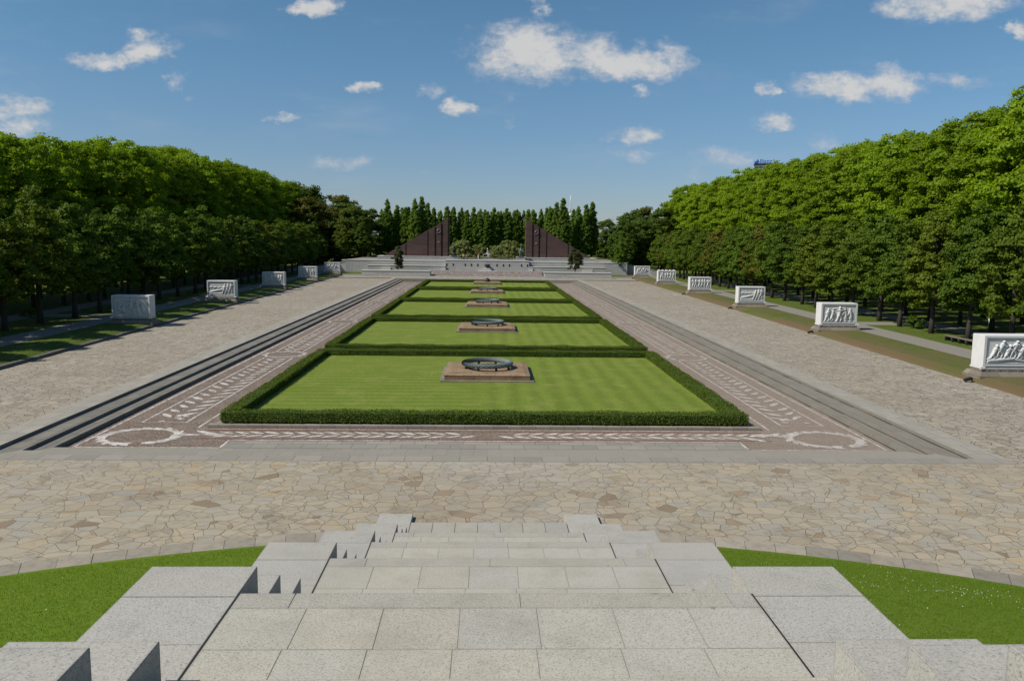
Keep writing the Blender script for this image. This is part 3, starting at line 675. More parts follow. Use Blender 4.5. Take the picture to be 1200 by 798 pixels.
# ------------------------------------------------------------------ plinths and wreaths
def plinth(k):
    y = PF[k]
    r = empty('stone_plinth', (0, y, -.2), f'low reddish sandstone plinth on the {HO[k]} lawn', 'plinth', 'plinths on the lawns')
    MB().box(-3.0, 0, 0, 3.0, 6.0, .07, .01).build('base_slab', M['ped'], r)
    MB().box(-2.72, .32, .07, 2.72, 5.7, .36).build('block', M['plinth_side'], r)
    b = MB(); b.frustum(-2.74, .30, 2.74, 5.72, .362, .45, .35); b.build('top_slab', M['plinth'], r)
wr = empty('bronze_wreath', (0,0,0))
b = MB(); pts = [(1.52*math.cos(a), 1.52*math.sin(a), .37) for a in np.linspace(0, 2*math.pi, 49)]; b.tube(pts, [.135]*49, 8, False); rg_ = b.build('ring', M['bronze_d'], wr, True)
b = MB(); rq_ = random.Random(9)
for i in range(66):
    a = 2*math.pi*i/66
    for j in range(8):
        ph = 2*math.pi*j/8 + (i % 2)*.39
        er = Vector((math.cos(a), math.sin(a), 0)); ez = Vector((0,0,1)); et = Vector((-math.sin(a), math.cos(a), 0))
        nn = er*math.cos(ph) + ez*math.sin(ph); c = er*1.52 + ez*.37 + nn*.138
        tip = c + et*.25 + nn*.06; sd = et.cross(nn)*.06; mid = c + et*.12 + nn*.045
        b.quad(c, mid+sd, tip, mid-sd)
b.build('laurel_leaves', M['bronze'], rg_)
b = MB()
for i in range(8):
    a = 2*math.pi*(i+.5)/8; b.tube([(1.52*math.cos(a), 1.52*math.sin(a), -.02), (1.52*math.cos(a), 1.52*math.sin(a), .33)], [.09,.06], 8)
b.build('feet', M['bronze_d'], wr, True)
for k in range(5):
    plinth(k)
    if k < 4:
        o = wr if k == 0 else copy_tree(wr)
        o.scale.z = .85; o.location = (0, PF[k]+3.0, .25); o.rotation_euler.z = .4*k
        tag(o, f'green bronze laurel wreath lying on the plinth of the {HO[k]} lawn', 'wreath', 'bronze wreaths on the plinths')
b = MB(); b.lathe([(.001,.02),(.55,.0),(.62,.12),(.62,.22),(.5,.5),(.28,.68),(.001,.74)], k=20)
o = b.build('bronze_bowl', M['bronze_d'], None, True, (0, 163.6, .25)); tag(o, 'dark domed bronze bowl on the plinth of the farthest lawn', 'bowl')

# ------------------------------------------------------------------ sarcophagi with relief
def relief(seed, style, W=3.2, Hh=1.55, nx=96, nz=50):
    rg = random.Random(seed); X, Z = np.meshgrid(np.linspace(-W/2, W/2, nx), np.linspace(0, Hh, nz)); D = np.zeros_like(X)
    def cap(x0, z0, x1, z1, r0, r1, h):
        nonlocal D
        dx, dz = x1-x0, z1-z0; L2 = dx*dx+dz*dz+1e-6
        q = np.clip(((X-x0)*dx+(Z-z0)*dz)/L2, 0, 1); r = r0+(r1-r0)*q
        d2 = ((X-x0-q*dx)**2 + (Z-z0-q*dz)**2)/(r*r)
        D = np.maximum(D, h*np.sqrt(np.clip(1-d2, 0, 1)))
    def fig(x, z, s, lean, sx, h=.13, kneel=False):
        hipz = z + (.42 if not kneel else .25)*s; sh = (x+lean*.4*s, hipz+.42*s)
        cap(x, hipz, *sh, .11*s, .14*s, h)
        hd = (sh[0]+lean*.12*s, sh[1]+.2*s); cap(*hd, hd[0], hd[1]+.03*s, .085*s, .085*s, h*1.25)
        for q in (-1, 1):
            kx = x + q*.1*s + sx*.1*s*(q > 0); kz = z+.22*s*(1 if not kneel else .5)
            cap(x+q*.05*s, hipz, kx, kz, .075*s, .06*s, h*.9); cap(kx, kz, kx-sx*.08*s*(1 if not kneel else 3), z, .055*s, .045*s, h*.8)
            ex = sh[0]+q*.17*s+rg.uniform(-.05,.12)*s*sx; ez = sh[1]-.16*s+rg.uniform(-.05,.25)*s
            cap(sh[0]+q*.1*s, sh[1]-.02*s, ex, ez, .055*s, .045*s, h); cap(ex, ez, ex+rg.uniform(-.1,.22)*s*sx, ez+rg.uniform(-.18,.2)*s, .042*s, .035*s, h)
    cap(-W/2, .05, W/2, .05, .08, .08, .06)
    if style == 0:
        for i in range(6): fig(-1.25+.5*i+rg.uniform(-.08,.08), .1+rg.uniform(0,.1), 1.15+rg.uniform(-.1,.1), rg.uniform(-.2,.35), rg.choice((-1,1)))
    elif style == 1:
        cap(-1.45,.35,1.1,.95,.09,.12,.09)
        for i in range(3): fig(.35+.42*i, .1+.1*i, 1.15, .3, 1)
        for i in range(4): cap(-1.4+.5*i, .9+.1*rg.random(), -1.0+.5*i, 1.05, .1, .05, .06)
        cap(-1.4, .15, .2, .25, .12, .05, .08)
    elif style == 2:
        fig(0, .12, 1.25, .1, 1, .16)
        for x in (-1.2,-.75,.7,1.2): fig(x, .12, 1.05, .25*(1 if x < 0 else -1), 1 if x < 0 else -1, .12, rg.random() < .4)
        cap(.3,.7,.65,1.3,.03,.03,.08); cap(-.6,1.3,.6,1.4,.06,.06,.05)
    else:
        for i in range(5): fig(-1.2+.45*i, .3+.12*(i % 2), 1.0, .5, 1, .13, i % 2 == 0)
        cap(-1.4,.2,.2,.35,.16,.1,.12); cap(.2,.3,1.4,.15,.1,.05,.1)
        for i in range(3): cap(.2+.3*i, .9, .9+.25*i, .35+.2*i, .05, .03, .09)
    D += np.random.default_rng(seed).normal(0, .004, D.shape)
    V = np.stack([X.ravel(), -D.ravel(), Z.ravel()], 1)
    i = np.arange(nx*nz).reshape(nz, nx)
    F = np.stack([i[:-1,:-1], i[:-1,1:], i[1:,1:], i[1:,:-1]], -1).reshape(-1,4)
    me = npmesh('relief', V, F); me.polygons.foreach_set('use_smooth', [True]*len(me.polygons)); return me

def sarcophagus(x, y, seed, style, label, knobs=False, z=0.0):
    r = empty('stone_sarcophagus', (x, y, z), label, 'sarcophagus', 'white sarcophagi along the avenue')
    p_ = MB(); p_.box(-2.12, 0, -.1, 2.12, 1.95, .34, .015); p_.frustum(-2.12, 0, 2.12, 1.95, .34, .62, .18); p_.build('pedestal', M['ped'], r)
    u_ = MB(); u_.box(-1.82, .32, .622, 1.82, 1.62, .80, .01)
    for i in range(5): u_.box(-1.62+.72*i, .27, .625, -1.38+.72*i, .318, .795)
    u_.build('plinth_course', M['ped'], r)
    bl = MB(); bl.box(-1.84, .36, .802, 1.84, 1.66, .90, .01); bl.box(-1.80, .41, .902, 1.80, 1.62, 3.0, .02)
    for sx_ in (-1, 1): bl.box(sx_*1.82-.16, .25, .803, sx_*1.82+.16, .355, .98, .03); 
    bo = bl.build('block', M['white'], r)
    fr = MB(); a, f0, f1 = 1.80, .33, .408
    fr.box(-a, f0, .985, -a+.16, f1, 2.98, .01); fr.box(a-.16, f0, .985, a, f1, 2.98, .01)
    fr.box(-a+.163, f0, 2.84, a-.163, f1, 2.98, .01); fr.box(-a+.163, f0, .985, a-.163, f1, 1.12, .01)
    fr.build('frame', M['white'], bo)
    rl = link('relief', relief(seed, style), M['white'], bo, (0, .406, 1.14))
    if knobs:
        k_ = MB()
        for i in range(5): k_.box(-1.66+.76*i, .45, 3.002, -1.38+.76*i, 1.5, 3.18, .03)
        k_.build('crest', M['white'], bo)
    return r
RL = ['largest white sarcophagus at the right picture edge, relief of men in battle', 'white sarcophagus on the right, second from the viewer, three groups of relief figures',
      'white sarcophagus on the right with a long diagonal beam in its relief', 'white sarcophagus on the right, packed with standing relief figures, fourth from the viewer',
      'white sarcophagus on the right with knobs along its top edge', 'farthest white sarcophagus on the right, by the end of the avenue']
for i, y in enumerate((50.2, 77, 105, 133, 161, 190)):
    sarcophagus(edge(y)+2.62, y-.3, 20+i, (3,2,1,0,0,3)[i], RL[i], i == 4)
LL = [None, 'nearest white sarcophagus on the left, relief partly in sunlight, beside the walkway', 'white sarcophagus on the left, second from the viewer, half in tree shade',
      'white sarcophagus on the left, third from the viewer, shaded with a sunlit right corner', 'white sarcophagus on the left, fourth from the viewer, almost wholly shaded',
      'white sarcophagus on the left, fifth from the viewer, sunlit at its right half', 'farthest sarcophagus on the left, grey in deep shade before the dark trees']
for i, y in enumerate((50, 77, 105, 133, 161, 190, 216)):
    if i == 0: continue
    sarcophagus(-edge(y)-2.25, y, 40+i, (0,2,1,0,2,3,0)[i], LL[i])

# ground spotlights by the right pedestals
sp0 = None
for i, y in enumerate((50.0, 76.8, 104.8, 132.8)):
    if sp0 is None:
        sp0 = empty('ground_spotlight', (0,0,0))
        b = MB(); b.box(-.28,-.12,.14,.22,.12,.30,.02); ob = b.build('lamp_housing', M['black'], sp0); ob.rotation_euler.y = R(-18)
        b = MB(); b.tube([(.2,0,-.02),(.2,0,.12),(.02,0,.17)], [.035,.035,.03], 6); b.build('bracket', M['black'], sp0)
        o = sp0
    else: o = copy_tree(sp0)
    o.location = (edge(y)-.25, y-.2, .0)
    tag(o, f'small black ground spotlight at the left foot of the {ORD[i]} right sarcophagus', 'spotlight', 'spotlights by the sarcophagi')

# bench
be = empty('park_bench', (41.1, 67.2, .35), 'long low wooden bench beside the gravel path on the right', 'bench')
b = MB(); 
for i in range(3): b.box(-.27+.19*i, -2.3, .40, -.10+.19*i, 2.3, .46, .008)
b.build('seat', M['wood'], be)
for i in range(5): MB().box(-.24, -2.15+1.05*i, -.02, .24, -2.0+1.05*i, .398).build('leg', M['black'], be)

# paths (gravel) and dark kerb along the left walkway
for sgn in (-1, 1):
    for off, wd, nm in ((4.6, 3.1, 'gravel_path'), (13.9, 3.0, 'gravel_path')):
        qs = []; ys = list(range(20, 240, 10))
        for a, b_ in zip(ys, ys[1:]):
            q = [(sgn*(edge(a)+off),a),(sgn*(edge(a)+off+wd),a),(sgn*(edge(b_)+off+wd),b_),(sgn*(edge(b_)+off),b_)]
            qs.append(q if sgn > 0 else q[::-1])
        sheet(nm, qs, .354, M['gravel'])
    for yc in (84, 140):
        q = rq(sgn*(edge(yc)+7.7), yc-1.6, sgn*(edge(yc)+13.9), yc+1.6)
        sheet('gravel_path', [q if sgn > 0 else q[::-1]], .354, M['gravel'])
kb = MB(); y = 14.0; rk = random.Random(2)
while y < 190:
    L = rk.uniform(1.3, 1.9); e0 = -edge(y)
    kb.box(e0-.42, y, -.05, e0-.02+rk.uniform(-.03,.03), y+L-.05, .20+rk.uniform(-.03,.03), .03); y += L
tag(kb.build('stone_kerb', M['darkkerb']), kind='structure')

# ------------------------------------------------------------------ kurgan with staircase
def hill_z(x, y):
    r = math.hypot(x, y+7); t_ = max(0, (29.5-r))*.318
    return min(t_, 6.5) + .03
hm = MB(); nr, na = 40, 150
for i in range(nr+1):
    r = 29.6*i/nr
    for j in range(na):
        a = 2*math.pi*j/na; x, y = r*math.cos(a), -7+r*math.sin(a)
        z = hill_z(x, y)
        if abs(x) < 3.0 and y > -1:                                   # below the stairs
            z = min(z, 6.5) - 1.9
            if y > 19: z = -.2 - 0*y
        hm.v.append((x, y, z))
for i in range(nr):
    for j in range(na):
        j2 = (j+1) % na; hm.f.append((i*na+j, (i+1)*na+j, (i+1)*na+j2, i*na+j2))
tag(hm.build('grass_mound', M['hill'], None, True), kind='structure')
kc = MB()
for j in range(112):
    a0 = math.pi*(j)/112; a1 = math.pi*(j+1)/112
    def pt(r, a, z): return (r*math.cos(a), -7 + r*math.sin(a), z)
    am = (a0+a1)/2; x = 29.9*math.cos(am)
    if abs(x) < 3.3: continue
    dz = random.uniform(-.008,.008); r0, r1 = 29.40, 30.30; g = .00018
    a0 += g; a1 -= g
    kc.quad(pt(r0,a0,.05+dz), pt(r1,a0,.045+dz), pt(r1,a1,.045+dz), pt(r0,a1,.05+dz)); kc.quad(pt(r1,a0,.045+dz), pt(r1,a0,-.01), pt(r1,a1,-.01), pt(r1,a1,.045+dz))
    kc.quad(pt(r0,a1,.05+dz), pt(r0,a1,-.01), pt(r0,a0,-.01), pt(r0,a0,.05+dz))
t = NT('kerb_blocks'); 
isl = t.n('ShaderNodeNewGeometry').outputs['Random Per Island']; p = t.pos(); nz = t.noise(p, 3, 5, .7)
M['curbb'] = t.done(t.mix(t.ramp(isl, [(0,(.21,.19,.155)),(.5,(.29,.255,.20)),(1,(.34,.30,.24))]), (.13,.11,.085), t.math('MULTIPLY', t.math('SUBTRACT', nz, .45, True), 2.0, True)), .9)
tag(kc.build('kerb', M['curbb']), kind='structure')

st = empty('granite_staircase', (.05, 0, 0), 'wide pale granite staircase descending from the viewer to the plaza between stepped cheek walls', 'staircase')
WS = 2.37; rs_ = random.Random(4)
def landing(k):
    z = 5.45 + 1.36*(1-k); Y1 = 7.04 + 4.11*(k-1); ln_ = MB(); ns = MB(); fl = MB(); bk = MB()
    g = .003; Y0 = Y1 - 1.72
    cols = 7; cw = 2*WS/cols
    for i in range(cols):
        for (a, b_) in ((Y1-.29-.72, Y1-.29), (Y0, Y1-.29-.72)):
            dz = rs_.uniform(-.003,.003); sh = (0 if b_ == Y1-.29 else -.04)
            ln_.box(-WS+cw*i+g+(sh if 0 < i else 0), a+g, z-.18, -WS+cw*(i+1)-g+(sh if i < cols-1 else 0), b_-g, z+dz*.4, .0015)
    cuts = [-WS, -WS+.42+rs_.uniform(0,.3)]
    while cuts[-1] < WS-1.2: cuts.append(min(WS, cuts[-1]+rs_.uniform(1.7,2.1)))
    if cuts[-1] < WS: cuts.append(WS)
    for a, b_ in zip(cuts, cuts[1:]): ns.box(a+g, Y1-.29+g, z-.155, b_-g, Y1+.01, z+.001+rs_.uniform(-.001,.001), .004)
    run = 4.11-1.72; n = 8
    for j in range(1, 9):                                    # flight below this landing
        a = Y1 + run*(j-1)/n; b_ = Y1 + run*j/n; zz = z - 1.36*j/9
        fl.box(-WS+g, a+.003, zz-.25, WS-g, b_+.02, zz, .006)
    bk.quad((-WS,Y0-.02,z-.0035),(WS,Y0-.02,z-.0035),(WS,Y1-.02,z-.0035),(-WS,Y1-.02,z-.0035))
    ln_.build('landing', M['gran'], st); ns.build('nosing', M['gran_n'], st)
    if k < 5: fl.build('flight', M['gran'], st)
    bk.build('joint_bed', M['mortar'], st)
    MB().box(-WS-.017, Y0, z-.3, -WS-.001, Y1, z-.003).build('open_joint', M['gapdark'], st); MB().box(WS+.001, Y0, z-.3, WS+.017, Y1, z-.003).build('open_joint', M['gapdark'], st)
for k in range(0, 5): landing(k)
ls = MB()
for i in range(7): ls.box(-WS+2*WS/7*i+.004, 7.04+4.11*3+2.4, -.05, -WS+2*WS/7*(i+1)-.004, 23.45, .15, .008)
ls.build('bottom_step', M['gran_n'], st)
for sgn in (-1, 1):
    xi, xo = WS+.018, 3.42
    for k in range(0, 5):
        z = 5.45 + 1.36*(1-k); Ye = 7.66 + 4.12*(k-1); prev = Ye - 4.12
        segs = [(prev, prev+.85, z+.907), (prev+.853, prev+1.78, z+.453), (prev+1.783, Ye, z)]
        cm = MB()
        for (a, b_, zt) in segs:
            L = b_-a; cutl = [a, b_] if L < 1.3 else [a, a+L*.34, a+L*.71, b_]
            for c0, c1 in zip(cutl, cutl[1:]):
                x0, x1 = (xi, xo) if sgn > 0 else (-xo, -xi)
                cm.box(x0, c0+.004, zt-2.2 if zt > 2.3 else -.1, x1, c1-.004, zt+rs_.uniform(-.002,.002), .003)
        cm.build('cheek_wall', M['gran_c'], st)
    cm = MB()
    x0, x1 = (xi, xo) if sgn > 0 else (-xo, -xi)
    cm.box(x0, 20.03, -.1, x1, 21.2, .80, .008); cm.box(x0, 21.205, -.1, x1, 22.4, .40, .008); cm.box(x0, 22.405, -.1, x1, 24.3, .12, .008)
    cm.build('cheek_wall', M['gran_c'], st)

# grass blades on the mound
rb = np.random.default_rng(3)
def blades(n, xr, yr, h, w):
    P = np.stack([rb.uniform(*xr, n), rb.uniform(*yr, n)], 1); r = np.hypot(P[:,0], P[:,1]+7)
    P = P[(r < 29.4) & (np.abs(P[:,0]) > 3.5)]; r = np.hypot(P[:,0], P[:,1]+7)
    z = np.minimum((29.5-r)*.318, 6.5)+.02; n = len(P)
    hh = h*rb.uniform(.5,1.3,n); a = rb.uniform(0,6.28,n); l = rb.uniform(.0,.6,n)*hh; a2 = rb.uniform(0,6.28,n)
    dx, dy = np.cos(a)*w, np.sin(a)*w
    V = np.stack([np.stack([P[:,0]-dx, P[:,1]-dy, z],1), np.stack([P[:,0]+dx, P[:,1]+dy, z],1), np.stack([P[:,0]+l*np.cos(a2), P[:,1]+l*np.sin(a2), z+hh],1)],1).reshape(-1,3)
    return V, np.arange(len(V)).reshape(-1,3)
VV, FF, nb = [], [], 0
for xr in ((-15,-3.5),(3.5,15)):
    V, F = blades(120000, xr, (3.5,23), .038, .0055); VV.append(V); FF.append(F+nb); nb += len(V)
tag(link('grass', npmesh('grass', np.concatenate(VV), np.concatenate(FF)), M['blade']), 'short green grass covering the mound beside the stairs', 'grass', kind='stuff')
n = 330; xs = np.concatenate([rb.normal(9.5, 1.6, 220), rb.uniform(4, 14.5, 110)]); ys = np.concatenate([rb.normal(14.5, 1.3, 220), rb.uniform(7, 21, 110)]); ok = np.hypot(xs, ys+7) < 29; xs, ys = xs[ok], ys[ok]
xs = np.concatenate([xs, -rb.uniform(4,13,40)]); ys = np.concatenate([ys, rb.uniform(8,19,40)])
z = np.minimum((29.5-np.hypot(xs, ys+7))*.318, 6.5)+.075
V, F = leaf_quads(np.stack([xs,ys,z],1), unit(rb.normal(size=(len(xs),3))*.3+np.array([0,0,1])), .008, .008, rb)
tag(link('clover_flowers', npmesh('clover_flowers', V, F), M['cloth_w']), 'tiny white clover flowers dotted through the mound grass', 'flowers', kind='stuff')

# ------------------------------------------------------------------ far end: terraces and flags
sheet('terrace', [rq(-35.4, 205.5, 35.4, 330)], 3.42, M['gravel'])
tb = MB(); tb.quad((-35.4,330,3.42),(35.4,330,3.42),(60,370,.3),(-60,370,.3))
for g_ in (-1, 1):
    q = [(g_*35.4,205.5,3.42),(g_*47,205.5,.3),(g_*60,370,.3),(g_*35.4,330,3.42)]; tb.quad(*(q if g_ > 0 else q[::-1]))
    q = [(g_*35.4,205.5,3.42),(g_*35.4,205.5,.2),(g_*47,205.5,.3)]; tb.quad(*(q if g_ > 0 else q[::-1]))
tag(tb.build('terrace_slope', M['grass']), kind='structure')
tg = MB(); tg.quad((-35.3,238,3.6),(35.3,238,3.6),(35.3,329,4.0),(-35.3,329,4.0)); tag(tg.build('terrace_lawn', M['grass']), kind='structure')
for sgn, side in ((-1,'left'),(1,'right')):
    w = empty('wing_wall', (sgn*21.45, 188, 0), f'low pale granite wing wall on the {side} of the flower carpet', 'wall')
    MB().box(-7.95, 0, -.05, 7.95, 2.6, 1.22).build('wall_face', M['wall'], w)
    MB().box(-8.03, -.08, 1.222, 8.03, 2.68, 1.38, .02).build('coping', M['capst'], w)
    MB().box(-sgn*7.95-.4, .55, 1.383, -sgn*7.95+.4, 2.0, 1.5, .02).build('end_block', M['capst'], w)
    w = empty('terrace_wall', (sgn*20.0, 198.5, 0), f'stepped grey terrace wall rising behind the {side} wing wall', 'wall')
    MB().box(-9.5, 0, -.05, 9.5, 3.0, 2.15).build('lower_wall', M['wall'], w)
    MB().box(-9.6, -.07, 2.152, 9.6, 3.0, 2.27, .02).build('lower_coping', M['capst'], w)
    MB().box(-11.2, 3.4, -.05, 15.5, 7.0, 3.3).build('upper_wall', M['wall'], w) if sgn > 0 else MB().box(-15.5, 3.4, -.05, 11.2, 7.0, 3.3).build('upper_wall', M['wall'], w)
    (MB().box(-11.2, 3.33, 3.302, 15.55, 7.0, 3.44, .02) if sgn > 0 else MB().box(-15.55, 3.33, 3.302, 11.2, 7.0, 3.44, .02)).build('upper_coping', M['capst'], w)
    sb = MB()
    for q in range(5): sb.box(sgn*(-9.2-.001*q) - .5, -.4*q-.4, .0, sgn*(-9.2) + .5, -.4*q, 1.9-.36*q)
    for q in range(4): sb.box(sgn*5.0-1.2, -.55*q-.55, .0, sgn*5.0+1.2, -.55*q, 1.7-.4*q)
    sb.build('step_block', M['capst'], w)
    w = empty('side_wall', (sgn*35.6, 204.6, 0), f'grey wall sloping down and outward at the far {side} end of the terrace', 'wall')
    def sloped(mbx, x0, x1, y0, y1, zb0, zb1, zt0, zt1):
        P = [(sgn*x0,zb0),(sgn*x1,zb1),(sgn*x1,zt1),(sgn*x0,zt0)]; n = len(mbx.v)
        mbx.v += [(x, y0, z) for x, z in P] + [(x, y1, z) for x, z in P]
        mbx.f += [tuple(n+i for i in (q if sgn > 0 else q[::-1])) for q in ((0,1,2,3),(7,6,5,4),(0,4,5,1),(1,5,6,2),(2,6,7,3),(3,7,4,0))]
        return mbx
    wf = sloped(MB(), 0, 10.5, 0, .8, -.05, -.05, 2.9, .9).build('wall_face', M['wall'], w)
    sloped(MB(), 0, 10.55, -.06, .86, 2.902, .902, 3.04, 1.04).build('coping', M['capst'], wf)
    w = empty('flag_plinth', (sgn*18.2, 207.4, 0), f'long pale granite plinth carrying the {side} red granite flag', 'plinth')
    MB().box(-10.2, 0, 3.3, 10.2, 7.0, 4.2).build('wall_face', M['wall'], w); MB().box(-10.28, -.06, 4.202, 10.28, 7.06, 4.34, .02).build('coping', M['capst'], w)
w = empty('niche_wall', (0, 199.3, 0), 'central pale granite terrace wall with small dark niches behind the flowers', 'wall')
MB().box(-10.4, 0, -.05, 10.4, 3.4, 3.55).build('wall_face', M['wall'], w); MB().box(-10.4, -.07, 3.552, 10.4, 3.4, 3.72, .02).build('coping', M['capst'], w)
for x in (-10.1,-8.5,-5.5,-4.0,-2.4,2.4,4.0,5.5,8.5,10.0): MB().box(x-.16, -.045, 2.25, x+.16, -.002, 2.8).build('niche', M['gapdark'], w)
b = MB()
b.box(-2.3,-3.4,0,2.3,-.003,1.15); b.box(-1.0,-1.5,1.152,1.0,-.003,1.55,.02); b.box(-.6,-1.2,1.552,.6,-.003,1.8,.02); b.build('stepped_base', M['capst'], w)
b = MB(); b.lathe([(.001,.0),(.25,.02),(.34,.2),(.62,.55),(.7,.85),(.66,.9),(.3,.82),(.001,.8)], k=20)
tag(b.build('fire_bowl', M['bronze_d'], None, True, (0, 198.6, 1.8)), 'round dark bronze bowl on a stepped base against the central wall', 'bowl')
fb = MB(); nx, ny = 60, 18
for j in range(ny+1):
    for i in range(nx+1):
        x = -13.35+26.7*i/nx; y = 188.2+8.9*j/ny
        if j == 0 or j == ny or i in (0, nx): dz = 0
        else: dz = random.uniform(0,.14)
        fb.v.append((x, y, .08 + 1.05*j/ny + dz))
for j in range(ny):
    for i in range(nx): q = j*(nx+1)+i; fb.f.append((q, q+1, q+nx+2, q+nx+1))
tag(fb.build('flower_carpet', M['flowers']), 'sloping carpet of pink, lilac and yellow green flowers between the wing walls', 'flower bed', kind='stuff')
MBk = MB(); MBk.box(-13.45, 187.9, -.02, 13.45, 188.18, .16, .02); MBk.box(-13.45, 197.12, -.02, 13.45, 197.5, 1.22, .02)
tag(MBk.build('flower_bed_kerb', M['capst']), kind='structure')
sheet('terrace_floor', [rq(-13.4, 197.5, -2.4, 199.2), rq(2.4, 197.5, 13.4, 199.2)], 1.15, M['walk'])

def flag(sgn, side):
    r = empty('granite_flag', (sgn*10.0, 209.0, 4.34), f'lowered red granite flag on the {side}, a tall triangle with folds and a pale emblem', 'monument')
    Lx, Hh, th = 17.0, 9.75, 3.2
    def prism(x0, x1, y0, y1, name, drop=0.0, low=0.0):
        b = MB()
        zt = lambda x: max(.02, Hh*(1 - max(0, x-.35)/(Lx-.35))) - drop
        P = [(sgn*x0, low), (sgn*x1, low), (sgn*x1, zt(x1)), (sgn*x0, zt(x0))]
        n = len(b.v); b.v += [(x, y0, z) for x, z in P] + [(x, y1, z) for x, z in P]
        fs = [(0,1,2,3),(7,6,5,4),(0,4,5,1),(1,5,6,2),(2,6,7,3),(3,7,4,0)]
        b.f += [tuple(n+i for i in (q if sgn > 0 else q[::-1])) for q in fs]
        return b.build(name, M['red'], r)
    prism(0, .35, .25, th, 'pole_edge'); prism(.353, 1.6, .0, th, 'cloth_fold'); prism(1.603, 2.1, .35, th, 'cloth_fold', .01)
    prism(2.103, 3.3, -.12, th, 'cloth_fold'); prism(3.303, 3.75, .4, th, 'cloth_fold', .01); prism(3.753, 5.3, .02, th, 'cloth_fold')
    prism(5.303, 5.6, .35, th, 'cloth_fold', .01); prism(5.603, 11.0, .1, th, 'cloth_fold'); prism(11.003, 11.3, .4, th, 'cloth_fold', .01); prism(11.303, 17.0, .12, th, 'cloth_fold')
    b = MB(); cx_, cz, y = sgn*2.7, 6.55, -.2     # sickle and hammer
    pts = []
    for i in range(15):
        a = R(-120 + 235*i/14); pts.append((cx_ + .48*math.cos(a), y, cz + .48*math.sin(a)))
    b.tube(pts, [.04+.05*math.sin(math.pi*i/14) for i in range(15)], 6)
    b.tube([(cx_-.24, y, cz-.42), (cx_-.5, y, cz-.68)], [.07,.06], 6)
    b.tube([(cx_+.42, y-.03, cz-.58), (cx_-.22, y-.03, cz+.2)], [.05,.05], 6); b.tube([(cx_-.42, y-.03, cz+.06), (cx_-.04, y-.03, cz+.42)], [.11,.11], 6)
    b.build('emblem', M['emblem'], r)
    b = MB(); b.lathe([(.001,0),(.28,.0),(.28,.06),(.001,.09)], k=12); o = b.build('medallion', M['emblem'], r, False, (sgn*2.7, -.13, 3.7)); o.rotation_euler.x = R(90)
flag(-1, 'left'); flag(1, 'right')

def body(name, J, E, m, parent=None, loc=(0,0,0), rz=0, scale=1.0):
    """one continuous skinned figure: J {joint:(x,y,z,r)}, E edges"""
    names = list(J); idx = {n_: i for i, n_ in enumerate(names)}
    me = bpy.data.meshes.new(name); me.from_pydata([J[n_][:3] for n_ in names], [(idx[a], idx[b_]) for a, b_ in E], []); me.update()
    o = bpy.data.objects.new(name, me); COL.objects.link(o)
    o.modifiers.new('Skin', 'SKIN'); sd = o.modifiers.new('Sub', 'SUBSURF'); sd.levels = 1; sd.render_levels = 1
    for i, n_ in enumerate(names):
        sv = me.skin_vertices[0].data[i]; r_ = J[n_][3]; sv.radius = (r_, r_); sv.use_root = (i == 0)
    bpy.context.view_layer.update()
    dg = bpy.context.evaluated_depsgraph_get(); m2 = bpy.data.meshes.new_from_object(o.evaluated_get(dg))
    o.modifiers.clear(); o.data = m2; m2.name = name; bpy.data.meshes.remove(me); m2.materials.clear(); m2.materials.append(m)
    m2.polygons.foreach_set('use_smooth', [True]*len(m2.polygons))
    o.location = loc; o.rotation_euler.z = rz; o.scale = (scale,)*3
    if parent: o.parent = parent
    return o
STAND = {'pel':(0,0,.95,.15),'che':(0,0,1.25,.17),'nek':(0,0,1.48,.06),'hed':(0,-.02,1.62,.10),'top':(0,0,1.74,.08),
 'sL':(-.2,0,1.42,.06),'eL':(-.27,.02,1.14,.05),'hL':(-.27,-.08,.88,.04),'sR':(.2,0,1.42,.06),'eR':(.27,.02,1.14,.05),'hR':(.27,-.08,.88,.04),
 'pL':(-.1,0,.88,.1),'kL':(-.11,-.02,.5,.07),'aL':(-.12,.02,.08,.05),'tL':(-.12,-.14,.04,.04),'pR':(.1,0,.88,.1),'kR':(.11,-.06,.5,.07),'aR':(.12,.0,.08,.05),'tR':(.12,-.16,.04,.04)}
SE = [('pel','che'),('che','nek'),('nek','hed'),('hed','top'),('che','sL'),('sL','eL'),('eL','hL'),('che','sR'),('sR','eR'),('eR','hR'),('pel','pL'),('pL','kL'),('kL','aL'),('aL','tL'),('pel','pR'),('pR','kR'),('kR','aR'),('aR','tR')]
KNEEL = dict(STAND); KNEEL.update({'pel':(0,0,.62,.16),'che':(0,-.04,.95,.19),'nek':(0,-.07,1.2,.08),'hed':(0,-.11,1.34,.115),'top':(0,-.10,1.46,.10),'sL':(-.23,-.05,1.12,.08),'eL':(-.3,-.2,.88,.06),'hL':(-.12,-.42,.80,.05),'sR':(.23,-.05,1.12,.08),'eR':(.34,-.1,.85,.06),'hR':(.3,-.34,.66,.05),
 'pL':(-.12,-.02,.58,.12),'kL':(-.14,-.42,.56,.1),'aL':(-.14,-.38,.08,.07),'tL':(-.14,-.55,.04,.05),'pR':(.12,.02,.55,.12),'kR':(.15,-.08,.1,.09),'aR':(.15,.4,.1,.06),'tR':(.15,.55,.05,.05)})
